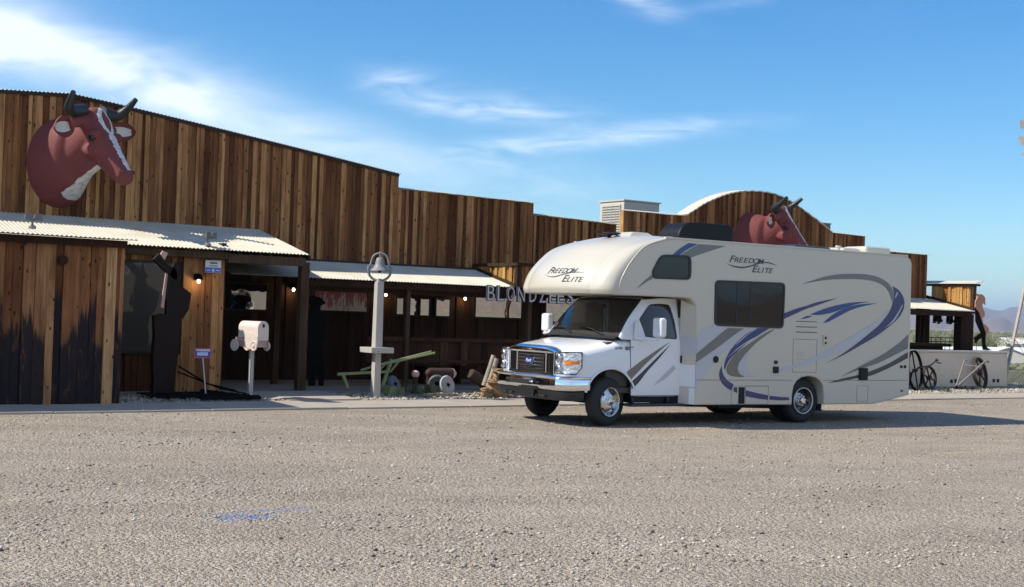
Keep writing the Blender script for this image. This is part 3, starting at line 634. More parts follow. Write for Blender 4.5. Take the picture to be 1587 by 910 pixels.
# -- low plaster wall at the right
PW = onY(1562, 546, 22.3)
LW = thing('plaster_wall', 'low cream plaster wall with small square vent holes under the bar', 'wall', (PW.x, 22.3, 0))
mb = MB(); mb.box(22.5, PW.x, 22.3, 22.55, 0, PW.z-.03); mb.box(PW.x-.25, PW.x, 22.552, 25.5, 0, PW.z-.03); part(mb, 'wall', PLASTER, LW, bevel=.01)
mb = MB(); mb.box(22.5, PW.x+.03, 22.26, 22.60, PW.z-.028, PW.z+.02); part(mb, 'coping', mat('pale_coping', (.52, .50, .46), .8, var=.1), LW)
mb = MB()
for (u, v) in ((1474.5, 591), (1481, 590.5), (1540, 590), (1546.5, 590)):
    q = onY(u, v, 22.3); mb.box(q.x-.055, q.x+.055, 22.292, 22.297, q.z-.05, q.z+.05)
part(mb, 'vent_hole', MATB, LW)

# ---------------------------------------------------------------- cow heads
COWSKIN = REDCOW.copy(); COWSKIN.name = 'painted_cow_head'; t = COWSKIN.node_tree; b = t.nodes['Principled BSDF']
at = N(t, 'ShaderNodeAttribute'); at.attribute_name = 'white'; old = b.inputs['Base Color'].links[0].from_socket
g_ = N(t, 'ShaderNodeTexCoord'); nn_ = noise_tex(t, g_.outputs['Object'], 14., 4, .7)
wcol = ramp(t, nn_, [(.32, (.30, .24, .23)), (.5, (.60, .585, .56)), (.8, (.68, .67, .65))])
worn = M(t, 'MULTIPLY', M(t, 'SUBTRACT', noise_tex(t, g_.outputs['Object'], 5., 6, .75), .60), 5., clamp=True)
rcol = mixc(t, M(t, 'MULTIPLY', worn, .35), old, (.30, .13, .115))
L(t, mixc(t, M(t, 'MULTIPLY', at.outputs['Fac'], 160., clamp=True), rcol, wcol), b.inputs['Base Color'])
def make_cow(label):
    root = thing('cow_head', label, 'cow head sculpture', (0, 0, 0), 0, 'painted cow heads mounted on the false front')
    D = Vector((.55, -.835, 0)); La = Vector((.835, .55, 0)); Zu = Vector((0, 0, 1)); ax = (D, La, Zu)
    P = lambda tt, l, z: D*(tt*1.04)+La*l+Zu*(z+.07)
    mb = MB()
    def chain(a, b, n=9):
        for i in range(n):
            k = i/(n-1); q = [lerp(x, y, k) for x, y in zip(a, b)]
            mb.ball(P(*q[:3]), q[3], q[4], q[5], 18, 12, ax)
    # neck against the wall uses wall axes
    wa = (Vector((0, -1, 0)), Vector((1, 0, 0)), Zu)
    for i in range(9):
        k = i/8; c = Vector((lerp(.0, .16, k**1.4), lerp(.02, -.42, k), lerp(-.02, .12, k)))
        mb.ball(c, .16, lerp(.60, .43, k), lerp(.84, .58, k**1.2), 24, 16, wa)
    chain((.40, 0, .12, .30, .36, .52), (.80, 0, .44, .30, .30, .34))
    chain((.35, 0, -.20, .25, .20, .34), (.80, 0, -.02, .20, .17, .20))       # throat
    chain((.78, 0, .60, .26, .33, .26), (.92, 0, .34, .24, .335, .24))         # skull
    chain((.92, 0, .34, .24, .33, .24), (1.18, 0, -.03, .21, .245, .20))        # face
    chain((1.18, 0, -.03, .21, .245, .20), (1.40, 0, -.30, .175, .215, .165))      # muzzle
    chain((.86, .0, .12, .16, .27, .16), (1.26, 0, -.30, .13, .15, .10))       # jaw
    chain((1.34, 0, -.27, .15, .21, .16), (1.42, 0, -.37, .14, .23, .135), 4)
    mb.ball(P(.76, 0, .78), .20, .24, .16, 16, 10, ax)                           # poll
    for s in (-1, 1):
        mb.ball(P(1.00, .29*s, .40), .15, .08, .10, 12, 8, ax)                   # brow
        mb.ball(P(.92, .26*s, .12), .20, .08, .13, 12, 8, ax)                   # cheek
        chain((.76, .20*s, .66, .12, .12, .12), (.72, .52*s, .58, .09, .10, .10), 6)
    ob = mb.build('head', [REDCOW, COWW], root)
    rm = ob.modifiers.new('r', 'REMESH'); rm.mode = 'VOXEL'; rm.voxel_size = .018
    sm = ob.modifiers.new('s', 'SMOOTH'); sm.factor = .6; sm.iterations = 14
    apply_mods(ob); me = ob.data
    me.materials.clear(); me.materials.append(REDCOW); me.materials.append(COWW)
    vals = []
    for q in me.vertices:
        c = q.co; nrm = q.normal; tt = c.dot(D); l = c.dot(La); z = c.z-.07; fld = -.05
        fr = nrm.dot(D*.75+Zu*.66); jag = .010*math.sin(z*41)+.008*math.sin(z*97+1)
        if fr > .3 and z > -.24 and tt > .75:
            if z > .42:
                top = .92-z; wd = .14*math.sin(PI*min(1, max(0, top)/.5))**.7+.035; inn = .14*math.sin(PI*min(1, max(0, top)/.5))**.7-.055
                fld = min(wd-abs(l), abs(l)-inn, top)+jag*.5
            else: fld = min(lerp(.062, .095, (z+.22)/.64)-abs(l)+jag, (z+.24)*1.0)
        if nrm.z < .35 and .1 < tt < 1.15: fld = max(fld, min(-.10-z, l+.10+max(0, -z-.3)*.25, .34-l, tt-.22, 1.06-tt, z+.76)+jag*.5)
        vals.append(fld)
    at = me.attributes.new('white', 'FLOAT', 'POINT'); at.data.foreach_set('value', vals)
    me.materials.clear(); me.materials.append(COWSKIN)
    for p in me.polygons: p.use_smooth = True; p.material_index = 0
    me.update()
    for s in (-1, 1):
        # ear: cupped leaf
        b0 = P(.72, .50*s, .52 if s < 0 else .58); tip = P(.64, -.90, .44) if s < 0 else P(.92, .96, .60); dv = (tip-b0); n = 14; wN = D*.55+Zu*.15
        dn = dv.normalized(); wv = Zu-dn*Zu.dot(dn); wv.normalize(); fn = dn.cross(wv).normalized()
        if fn.dot(D) < 0: fn = -fn
        out = []; 
        for th, dd in ((1., 0.), (.98, .035)):
            rows = []
            for i in range(n+1):
                k = i/n; w = (.195 if s < 0 else .185)*(math.sin(PI*min(1, k*.93+.07))**.65); row = []
                for j in range(9):
                    q = j/8*2-1; row.append(b0+dv*k+wv*(w*q)-fn*(.10*(1-q*q)*math.sin(PI*k)**.5)-fn*dd)
                rows.append(row)
            out.append(rows)
        mb = MB(); mb.grid(out[0]); mb.grid(out[1])
        bo = [out[0][i][0] for i in range(n+1)]+[out[0][n][j] for j in range(1, 9)]+[out[0][i][8] for i in range(n-1, -1, -1)]
        bi = [out[1][i][0] for i in range(n+1)]+[out[1][n][j] for j in range(1, 9)]+[out[1][i][8] for i in range(n-1, -1, -1)]
        mb.ring(bo, bi); e = mb.build('ear', REDCOW, root, smooth=.9, recalc=False)
        mb = MB(); rows = []
        for i in range(2, n-1):
            rows.append([out[0][i][j]+fn*.006 for j in range(2, 7)])
        mb.grid(rows); mb.build('inner_ear', COWW, e, smooth=.9, recalc=False)
        pts = cr([P(.70, -.24, .84), P(.70, -.45, .80), P(.74, -.66, .80), P(.88, -.82, .88), P(1.08, -.98, 1.04)] if s < 0 else
                 [P(.70, .24, .88), P(.72, .44, .86), P(.80, .58, .87), P(.95, .62, .98), P(1.18, .58, 1.16)], 5)
        m_ = len(pts); mb = MB(); mb.tube(pts, [lerp(.125, .045, (i/(m_-1))**1.6) for i in range(m_)], 14); mb.build('horn', HORN, root, smooth=1.2)
        mb = MB(); mb.ball(P(.975, .322*s, .335), .09, .045, .062, 14, 10, ax); e = mb.build('eye', BLKGLOSS, root, smooth=1.5)
        mb = MB(); mb.ball(P(1.535, .13*s, -.26), .03, .035, .04, 12, 8, ax); mb.build('nostril', mat('nostril_pink', (.10, .04, .035), .7) if s < 0 else bpy.data.materials['nostril_pink'], root, smooth=1.5)
    return root
cow = make_cow('dark red cow head with black horns, on the tall false front above the annex')
q = onY(92, 252, YW-.04); cow.location = q
cow2 = copy_tree(cow); cow2['label'] = 'red cow head on the curved gable wall, seen above the motorhome roof'
q = onY(1161, 378, YR-.04); cow2.location = (q.x, q.y, q.z)

exec_after = None
# ---------------------------------------------------------------- motorhome (local: x to the rear from the front axle, y from the driver's side across, z up)
XF, Y0, AR = 12.5271, 15.3147, -.0409
RV = thing('motorhome', 'white and beige class C motorhome with blue swoosh graphics parked on the gravel', 'motorhome', (XF, Y0, 0), AR)
RM = Matrix.Translation((XF, Y0, 0)) @ Matrix.Rotation(AR, 4, 'Z'); RMI = RM.inverted()
CL = RMI @ Vector((0, 0, HC)); RMI3 = RMI.to_3x3()
def sd_(u, v, yl=0.): d = RMI3 @ ray(u, v); q = CL+d*((yl-CL.y)/d.y); return (q.x, q.z)
def ft_(u, v, xl): d = RMI3 @ ray(u, v); q = CL+d*((xl-CL.x)/d.x); return (q.y, q.z)
SP = lambda y0: (lambda a, b, t: (a, y0+t, b))
WID = 2.49
Ek = [(.0, 2.03), (-.02, 2.033), (-.05, 2.06), (-.065, 2.17), (.02, 2.37), (.19, 2.60), (.42, 2.80), (.80, 2.925), (1.0, 2.955)]
Ck = [(.0, 2.03), (-.28, 2.034), (-.335, 2.06), (-.35, 2.15), (-.25, 2.38), (-.03, 2.61), (.26, 2.81), (.72, 2.955), (1.0, 2.992)]
Mk = [(.0, 2.03), (-.42, 2.034), (-.495, 2.075), (-.51, 2.18), (-.41, 2.41), (-.20, 2.64), (.10, 2.85), (.62, 2.99), (1.0, 3.03)]
E_ = cr(Ek, 5); C_ = cr(Ck, 5); M_ = cr(Mk, 5)
prof = [(1.49, .335), (1.47, 1.84), (1.455, 1.92), (1.41, 1.985), (1.33, 2.022), (1.22, 2.03)]+[tuple(q) for q in E_]+[(6.20, 2.957)]
prof += [(6.32, 2.945), (6.41, 2.90), (6.445, 2.82), (6.468, .47), (5.60, .318), (4.345, .318), (4.345, .52), (4.32, .63), (4.25, .72), (4.14, .778), (3.98, .80), (3.82, .778), (3.71, .72), (3.64, .63), (3.615, .52), (3.61, .318)]
mb = MB(); mb.prism(prof, SP(0), 0, WID); body = mb.build('house_body', SIDE, RV, smooth=.5, bevel=.022, seg=3)
# cap: lofted moulded nose
rows = []; ys = [0, .012, .035, .07, .12, .18, .25, .32, .36, .375, .39, .42, .50, .62, .80, 1.0, 1.245]
def caprow(y):
    yy = min(y, WID-y)
    if yy <= .37: k = math.sqrt(max(0, 1-(1-yy/.37)**2))**.95; return [(*(e.lerp(c, k)),) for e, c in zip(E_, C_)]
    k = math.sin(PI/2*((yy-.37)/.875)**.75); return [(*(e.lerp(c, k)),) for e, c in zip(C_, M_)]
full = ys+[WID-y for y in ys[-2::-1]]
for y in full: rows.append([(x-(.004), y-.003 if y < 1 else y+.003 if y > 2 else y, z) for x, z in caprow(y)])
mb = MB(); mb.grid(rows); CAP = mb.build('front_cap', CAPW, RV, smooth=1.2)
bb = bmesh.new(); bb.from_mesh(CAP.data); CAPBVH = BVHTree.FromBMesh(bb); bb.free()
# roof membrane, edge trim
mb = MB(); mb.grid([[(x, .02+2.45*j/12, 2.957+.055*math.sin(PI*j/12)) for j in range(13)] for x in (.97, 2, 3.5, 5, 6.2, 6.33)]); mb.build('roof', ROOFW, RV, smooth=.8)
mb = MB(); mb.box(.80, 6.33, -.012, .035, 2.938, 2.968); mb.box(.80, 6.33, WID-.035, WID+.012, 2.938, 2.968); mb.build('roof_edge_trim', CAPW, RV, bevel=.005)
# edge trim where cap meets side
mb = MB(); mb.tube([(x+.0, -.004, z) for x, z in E_[4:]], .012, 6); mb.build('cap_edge_trim', CAPW, RV, smooth=1.)
# angled panel between cab and house
mb = MB()
def ang(z0, z1, o, mt, x0=1.345, y0=.235, x1=1.492, y1=-.0, nm='band'):
    mb = MB(); mb.add([(x0-o, y0-o, z0), (x1-o, y1-o*.2, z0), (x1-o, y1-o*.2, z1), (x0-o, y0-o, z1)], [(0, 1, 2, 3)]); return mb.build(nm, mt, RV)
mb.hexa([(1.345, .235, .34), (1.492, .0, .34), (1.52, .05, .34), (1.40, .30, .34), (1.345, .235, 2.0), (1.485, .0, 1.9), (1.52, .05, 1.9), (1.40, .30, 2.0)]); mb.build('transition_panel', SIDE, RV)
ang(1.13, 1.41, .004, DEC_L, nm='white_band'); ang(.62, .97, .004, WHITE, nm='white_band'); ang(.345, .60, .004, WHITE, x0=1.44, y0=.085, nm='white_band')
mb = MB(); mb.box(1.35, 1.48, .3, WID-.3, .3, 2.0); mb.build('cab_back_wall', INTER, RV)
# decals
def sm(pts, n=4): return [tuple(q) for q in cr(pts, n, True)]
def dec(pts, mt, sc, ox, oy, off=.004, n=0, name='swoosh'):
    P = [sd_(ox+a/sc, oy+b/sc) for a, b in pts]
    mb = MB(); mb.prism(P, SP(-off), -.0008, .0008); return mb.build(name, mt, RV)
def sweep(out, inn, mt, crop, off=.004, name='swoosh'):
    sc, ox, oy = crop
    a = cr([sd_(ox+p/sc, oy+q/sc) for p, q in out], 6); b_ = cr([sd_(ox+p/sc, oy+q/sc) for p, q in inn], 6)
    def res(c, n=36):
        d = [0]
        for i in range(len(c)-1): d.append(d[-1]+(c[i+1]-c[i]).length)
        o = []; j = 0
        for i in range(n+1):
            t = d[-1]*i/n
            while j < len(d)-2 and d[j+1] < t: j += 1
            k = (t-d[j])/max(1e-9, d[j+1]-d[j]); o.append(c[j].lerp(c[j+1], min(1, max(0, k))))
        return o
    a = res(a); b_ = res(b_); mb = MB()
    mb.grid([[(p.x, -off, p.y) for p in a], [(p.x, -off, p.y) for p in b_]]); mb.grid([[(p.x, -off-.0006, p.y) for p in a], [(p.x, -off-.0006, p.y) for p in b_]])
    return mb.build(name, mt, RV, recalc=False)
c1_ = (7.585, 1050, 380); c2_ = (7.585, 1220, 380); c3_ = (5.69, 1050, 500); c4_ = (5.355, 1220, 490); c5_ = (7.585, 950, 340); ID = (1, 0, 0)
def g(c, pts): return [(c[1]+a/c[0], c[2]+b/c[0]) for a, b in pts]
sweep(g(c3_, [(165, 100), (240, 50), (325, 12)]), g(c3_, [(165, 265), (300, 150), (428, 45)]), DEC_L, ID)
sweep(g(c3_, [(165, 275), (310, 155), (440, 48)]), g(c3_, [(160, 355), (330, 235), (520, 95), (590, 52)]), DEC_G, ID, off=.003)
sweep(g(c3_, [(160, 368), (330, 243), (480, 130), (622, 52)]), g(c3_, [(152, 610), (240, 455), (350, 325), (480, 195), (655, 50)]), DEC_L, ID)
sweep(g(c3_, [(700, 50), (600, 105), (490, 212), (430, 310), (410, 380), (416, 420)]), g(c3_, [(812, 50), (700, 118), (600, 188), (500, 280), (445, 345), (416, 420)]), DEC_B, ID, off=.005)
sweep(g(c3_, [(735, 105), (640, 150), (540, 215), (470, 280)]), g(c3_, [(730, 112), (642, 157), (545, 222), (430, 318)]), DEC_L, ID, off=.007)
sweep(g(c3_, [(690, 55), (610, 105), (540, 165)]), g(c3_, [(700, 55), (617, 108), (500, 212)]), DEC_L, ID, off=.007)
sweep(g(c3_, [(862, 55), (780, 88), (640, 180), (520, 265), (450, 355), (430, 420), (450, 460), (510, 478), (592, 480)]), g(c3_, [(862, 55), (720, 158), (640, 232), (575, 305), (533, 375), (530, 420), (545, 450), (592, 480)]), DEC_T, ID)
sweep(g(c3_, [(668, 232), (590, 300), (545, 350), (533, 400), (548, 440), (600, 470), (680, 477)]), g(c3_, [(668, 232), (640, 262), (612, 320), (605, 375), (622, 425), (680, 477)]), DEC_L, ID, off=.005)
sweep(g(c3_, [(390, 383), (370, 430), (370, 490), (395, 540), (440, 580), (475, 600)]), g(c3_, [(390, 383), (394, 432), (410, 472), (443, 512), (492, 545)]), DEC_P, ID)
for P_ in ([(492, 570), (525, 572), (525, 622), (495, 608)], [(600, 596), (700, 622), (795, 640), (795, 682), (700, 670), (600, 650)], [(810, 644), (900, 655), (983, 660), (983, 685), (900, 686), (810, 681)]): dec(P_, DEC_P, *c3_)
sweep(g(c3_, [(780, 440), (890, 408), (1020, 370)])+g(c4_, [(220, 338), (400, 243), (600, 128), (720, 50)])+g(c2_, [(1020, 910), (1100, 838), (1185, 755)]),
      g(c3_, [(780, 440), (890, 428), (1020, 402)])+g(c4_, [(220, 378), (400, 312), (560, 237), (740, 82)])+g(c2_, [(1110, 905), (1150, 830), (1185, 755)]), DEC_L, ID)
sweep(g(c2_, [(1237, 483), (1300, 520), (1350, 582), (1376, 660), (1370, 740), (1330, 825), (1255, 910)])+g(c4_, [(860, 75), (740, 165), (600, 247), (460, 325), (310, 397)]),
      g(c2_, [(1237, 483), (1252, 560), (1245, 640), (1230, 710), (1190, 800), (1110, 905)])+g(c4_, [(740, 95), (620, 192), (520, 270), (420, 337), (310, 397)]), DEC_P, ID, off=.005)
sweep(g(c2_, [(1352, 695), (1300, 790), (1220, 905)])+g(c4_, [(800, 100)]), g(c2_, [(1354, 712), (1312, 800), (1242, 905)])+g(c4_, [(800, 100)]), DEC_L, ID, off=.007, name='highlight_stripe')
sweep(g(c2_, [(1290, 550), (1270, 590), (1262, 635)]), g(c2_, [(1300, 556), (1282, 600), (1262, 635)]), DEC_L, ID, off=.007, name='highlight_stripe')
sweep(g(c2_, [(160, 460), (300, 413), (450, 368), (620, 342), (830, 337), (1000, 356), (1120, 400), (1200, 460), (1238, 530), (1245, 600), (1230, 665)]),
      g(c2_, [(160, 460), (350, 425), (500, 406), (700, 399), (850, 402), (1000, 422), (1100, 458), (1170, 515), (1210, 590), (1230, 665)]), DEC_G, ID)
sweep(g(c1_, [(1255, 800), (1400, 745), (1517, 712)])+g(c2_, [(350, 672), (595, 620)]), g(c1_, [(1250, 868), (1400, 800), (1517, 748)])+g(c2_, [(350, 708), (595, 620)]), DEC_P, ID)
sweep(g(c2_, [(265, 817), (400, 760), (560, 712), (760, 675), (975, 663)]), g(c2_, [(265, 817), (400, 820), (560, 783), (700, 730), (830, 690), (975, 663)]), DEC_B2, ID)
sweep(g(c2_, [(150, 872), (225, 835), (300, 830)]), g(c2_, [(150, 872), (240, 857), (300, 830)]), DEC_B2, ID)
sweep(g(c2_, [(420, 915), (480, 860), (560, 800), (700, 733), (860, 695), (1060, 684)]), g(c2_, [(420, 915), (480, 902), (600, 840), (740, 767), (900, 717), (1060, 684)]), DEC_B2, ID)
sweep(g(c4_, [(1005, 148), (940, 212), (800, 312), (640, 397), (440, 505)]), g(c4_, [(1000, 268), (900, 318), (760, 387), (640, 428), (440, 505)]), DEC_G, ID)
sweep(g(c4_, [(1000, 298), (850, 388), (700, 453), (590, 488), (450, 520), (330, 555)]), g(c4_, [(1000, 348), (850, 427), (700, 492), (590, 512), (450, 542), (330, 555)]), DEC_K, ID)
sweep(g(c5_, [(690, 425), (790, 340), (885, 280)]), g(c5_, [(772, 428), (860, 362), (998, 290)]), DEC_B2, ID)
sweep(g(c5_, [(785, 425), (900, 352), (1012, 292)]), g(c5_, [(900, 455), (1120, 380), (1325, 315)]), DEC_G, ID)
sweep(g(c5_, [(275, 817), (360, 730), (458, 650)]), g(c5_, [(275, 817), (380, 745), (478, 690)]), DEC_G, ID)
# lettering FREEDOM ELITE
def small_caps(words, place, mt, name, parent):
    mb = MB()
    for ch, x, z, sz in words:
        vs, fs = text_mesh(ch, sz, .3, .001*sz/.1); mb.add([place(x+a*1.0, z+b*.70) for a, b, _ in vs], fs)
    return mb.build(name, mt, parent, recalc=False)
def fe(x0, z0, s):
    o = []; x = x0
    for i, c in enumerate('FREEDOM'):
        sz = s*1.35 if i == 0 else s; o.append((c, x, z0-(.03*s if i == 0 else 0), sz)); x += s*(.62 if i == 0 else .60 if c != 'O' else .66)
    x = x0+s*2.95
    for i, c in enumerate('ELITE'):
        sz = s*1.35 if i == 0 else s; o.append((c, x, z0-s*.86, sz)); x += s*(.70 if i == 0 else .34 if c == 'I' else .58)
    return o
a = sd_(*g(c1_, [(600, 195)])[0]); b_ = sd_(*g(c1_, [(1130, 310)])[0])
sc_ = (b_[0]-a[0])/5.9
small_caps(fe(a[0], a[1], sc_*1.0), lambda x, z: (x, -.005, z-.0), DEC_K, 'lettering', RV)
sweep(g(c1_, [(568, 210), (650, 240), (760, 254), (850, 240), (960, 208), (1060, 198), (1180, 246)]), g(c1_, [(568, 210), (650, 254), (760, 270), (850, 256), (960, 220), (1050, 210), (1180, 246)]), DEC_K, ID, off=.006, name='lettering_flourish')
def on_cap(y, z):
    h = CAPBVH.ray_cast(Vector((-3, y, z)), Vector((1, 0, 0)))[0]; return (h.x-.005, y, z) if h else (-.4, y, z)
qa = ft_(849, 423.5, -.43); qb = ft_(904, 432, -.40)
s2 = (qa[0]-qb[0])/5.9
small_caps(fe(0, 0, s2), lambda x, z: on_cap(qa[0]-x, qa[1]+z), DEC_K, 'lettering', RV)
fl = [(845, 425), (857, 429), (866, 428.5), (880, 423.5), (893, 421.5), (909, 424.5)]
A_ = cr([ft_(u, v, -.42) for u, v in fl], 8); mb = MB(); mb.grid([[on_cap(p.x, p.y+.008*math.sin(PI*i/(len(A_)-1))) for i, p in enumerate(A_)], [on_cap(p.x, p.y-.008*math.sin(PI*i/(len(A_)-1))) for i, p in enumerate(A_)]]); mb.build('lettering_flourish', DEC_K, RV)
# house windows
def rounded(pts, r=.05, n=4):
    out = []; k = len(pts)
    for i in range(k):
        a, b, c = Vector(pts[i-1]), Vector(pts[i]), Vector(pts[(i+1) % k]); d1 = (a-b).normalized(); d2 = (c-b).normalized(); rr = min(r, (a-b).length*.4, (c-b).length*.4)
        p0 = b+d1*rr; p1_ = b+d2*rr
        for j in range(n+1): t = j/n; out.append(tuple((p0*(1-t)**2)+(b*2*t*(1-t))+(p1_*t*t)))
    return out
def rvwin(pts, r, name='window', mull=()):
    o = rounded(pts, r); cx = sum(p[0] for p in o)/len(o); cz = sum(p[1] for p in o)/len(o)
    k = .93; inn = [(cx+(x-cx)*(1-.035/max(.2, abs(pts[1][0]-pts[0][0])/2)), cz+(z-cz)*(1-.035/max(.2, abs(pts[2][1]-pts[0][1])/2))) for x, z in o]
    mb = MB(); mb.ring([(x, -.016, z) for x, z in o], [(x, -.016, z) for x, z in inn]); mb.ring([(x, -.016, z) for x, z in o], [(x, 0, z) for x, z in o]); mb.ring([(x, -.016, z) for x, z in inn], [(x, -.004, z) for x, z in inn])
    f_ = mb.build(name, BLACKP, RV, smooth=.5)
    mb = MB(); mb.prism(inn, SP(-.008), -.001, .001); mb.build('glass_pane', GLASSB, f_)
    if mull:
        mb = MB(); [mb.box(q-.012, q+.012, -.013, -.0095, min(p[1] for p in inn)+.005, max(p[1] for p in inn)-.005) for q in mull]; mb.build('mullion', BLACKP, f_)
    return f_
rvwin([sd_(1108, 434), sd_(1216.5, 438.5), sd_(1213.5, 509.5), sd_(1106.5, 505)], .09, mull=(sd_(1141, 480)[0], sd_(1162, 480)[0]))
rvwin([sd_(*p) for p in g(c5_, [(560, 412), (918, 428), (914, 714), (475, 697), (452, 618)])], .10)
# curtain / reflected shapes are left to real reflection
# hatches, vents, hardware
def bxs(c, a, b, y0, y1, mt, name, par=RV, bev=.0, smooth=None):
    p = sd_(*g(c, [a])[0]); q = sd_(*g(c, [b])[0]); mb = MB(); mb.box(min(p[0], q[0]), max(p[0], q[0]), y0, y1, min(p[1], q[1]), max(p[1], q[1])); return mb.build(name, mt, par, bevel=bev)
def seam(c, a, b, w=.006, name='seam'):
    p = sd_(*g(c, [a])[0]); q = sd_(*g(c, [b])[0]); mb = MB(); mb.beam((p[0], -.003, p[1]), (q[0], -.003, q[1]), w, .002, (0, 1, 0)); return mb
mb = MB()
for s_ in (((158, 512), (1010, 535), c3_), ((300, 555), (998, 565), c4_)):
    p = sd_(*g(s_[2], [s_[0]])[0]); q = sd_(*g(s_[2], [s_[1]])[0]); mb.box(p[0], q[0], -.005, .01, .728, .736)
mb.build('skirt_seam', DEC_G, RV)
def hatch(c, a, b, name='hatch_door', w=.006):
    p = sd_(*g(c, [a])[0]); q = sd_(*g(c, [b])[0]); x0, x1, z0, z1 = p[0], q[0], q[1], p[1]
    mb = MB(); mb.box(x0, x1, -.0035, .01, z0, z0+w); mb.box(x0, x1, -.0035, .01, z1-w, z1); mb.box(x0, x0+w, -.0035, .01, z0+w, z1-w); mb.box(x1-w, x1, -.0035, .01, z0+w, z1-w)
    return mb.build(name, DEC_G, RV)
hatch(c3_, (475, 558), (797, 720)); hatch(c4_, (578, 578), (668, 708)); hatch(c4_, (50, 190), (240, 468)); hatch(c3_, (600, 560), (797, 722))
bxs(c3_, (540, 570), (585, 715), -.012, .01, MATB, 'battery_vent')
for y_ in (45, 90, 134): bxs(c4_, (72, y_-5), (245, y_+5), -.01, .01, DEC_K, 'fridge_vent_slot')
for y_ in (300, 320, 355): bxs(c4_, (78, y_-3), (145, y_+3), -.01, .01, DEC_L, 'furnace_vent_slot')
o = bxs(c4_, (297, 158), (327, 240), -.02, .01, CAPW, 'outlet_box', bev=.004)
bxs(c4_, (305, 172), (319, 192), -.024, -.019, MATB, 'socket', o); bxs(c4_, (305, 214), (319, 232), -.024, -.019, MATB, 'socket', o)
bxs(c4_, (595, 430), (655, 530), -.045, .01, MATB, 'shore_power_cover', bev=.012); bxs(c3_, (842, 388), (884, 446), -.03, .01, MATB, 'water_inlet', bev=.01); bxs(c3_, (853, 335), (878, 364), -.02, .01, MATB, 'lock', bev=.006)
for (c, a, r_) in ((c3_, (335, 325), .055), (c4_, (945, 420), .026), (c4_, (975, 420), .026)):
    p = sd_(*g(c, [a])[0]); mb = MB(); mb.lathe([(r_, 0), (r_, .016), (r_*.85, .02), (.001, .02)], (p[0], 0, p[1]), (0, -1, 0), 20); mb.build('fuel_cap' if r_ > .05 else 'utility_port', MATB, RV, smooth=.6)
p = sd_(*g(c4_, [(950, 620)])[0]); mb = MB(); mb.ball((p[0], -.002, p[1]), .04, .012, .022); mb.build('side_marker', REDL, RV, smooth=1.5)
mb = MB(); mb.box(6.40, 6.62, .35, 2.15, .42, .58); mb.build('rear_bumper', MATB, RV, bevel=.01)
mb = MB(); mb.box(6.470, 6.50, .08, .20, 1.0, 1.35); mb.box(6.47, 6.5, 2.3, 2.42, 1., 1.35); mb.build('tail_light', REDL, RV, bevel=.01)
# roof gear
mb = MB(); ac_ = [(1.60, 2.97), (1.61, 3.07), (1.65, 3.16), (1.73, 3.245), (1.84, 3.29), (2.10, 3.305), (2.70, 3.30), (2.775, 3.26), (2.80, 3.17), (2.80, 2.97)]
mb.prism(ac_, SP(0), .66, 1.20); mb.build('air_conditioner', mat('dark_ac_plastic', (.007, .0075, .009), .5, spec=.2), RV, smooth=.5, bevel=.035, seg=3)
mb = MB(); mb.hexa([(.62, .75, 2.94), (1.25, .75, 2.98), (1.25, 1.35, 3.0), (.62, 1.35, 2.95), (.80, .85, 3.075), (1.12, .85, 3.075), (1.12, 1.25, 3.08), (.80, 1.25, 3.08)]); mb.build('roof_vent', CAPW, RV, bevel=.015)
mb = MB(); mb.lathe([(.14, 0), (.15, .02), (.13, .035), (.02, .04)], (.56, 1.15, 3.02), (0, 0, 1), 20); mb.tube([(.56, 1.15, 2.93), (.56, 1.15, 3.03)], .03); mb.tube([(.30, 1.2, 3.06), (.95, 1.1, 3.05)], .014); mb.build('antenna', MATB, RV, smooth=.7)
mb = MB(); mb.hexa([(4.0, .55, 2.95), (5.05, .55, 2.95), (5.05, 1.25, 2.95), (4.0, 1.25, 2.95), (4.20, .60, 3.06), (5.0, .60, 3.05), (5.0, 1.2, 3.05), (4.2, 1.2, 3.06)]); mb.build('low_roof_unit', mat('dark_blue_grey_plastic', (.03, .037, .055), .35), RV, bevel=.03)
mb = MB(); mb.hexa([(4.95, .28, 2.95), (5.55, .28, 2.95), (5.55, .8, 2.96), (4.95, .8, 2.96), (5.08, .33, 3.045), (5.42, .33, 3.045), (5.42, .75, 3.055), (5.08, .75, 3.055)]); mb.build('roof_vent', CAPW, RV, bevel=.02)
mb = MB(); mb.box(5.50, 6.15, .22, .78, 2.95, 3.095); mb.build('roof_vent', CAPW, RV, bevel=.05, seg=3)
mb = MB(); mb.lathe([(.035, 0), (.035, .07), (.05, .075), (.05, .10), (.001, .10)], (4.84, .25, 2.96), (0, 0, 1), 12); mb.build('vent_pipe', CAPW, RV, smooth=.5)
# chassis
mb = MB()
for y in (.75, 1.70): mb.box(-.75, 5.6, y, y+.08, .38, .55)
mb.box(1.5, 3.5, .08, 2.41, .335, .40); mb.box(4.5, 5.5, .08, 2.41, .335, .40); mb.box(2.4, 3.3, .9, 1.8, .25, .40); mb.tube([(1.6, .6, .30), (3.2, .55, .26), (3.45, .3, .27)], .035, 8); mb.box(2.1, 3.0, .12, .5, .27, .34)
mb.tube([(3.98, .3, .38), (3.98, 2.2, .38)], .07, 10); mb.ball((3.98, 1.24, .38), .17, .17, .16); mb.tube([(0, .3, .36), (0, 2.2, .36)], .05, 8); mb.box(-.7, 1.4, .6, 1.9, .42, .6)
mb.build('chassis', MATB, RV)
mb = MB(); mb.hexa([(4.36, .1, .2), (4.40, .1, .2), (4.40, .5, .2), (4.36, .5, .2), (4.36, .1, .36), (4.40, .1, .36), (4.40, .5, .36), (4.36, .5, .36)]); mb.build('mud_flap', MATB, RV)
WHEELM = mat('brushed_wheel_steel', (.30, .30, .31), .25, 1.); LIPM = mat('bright_rim_lip', (.62, .61, .59), .4)
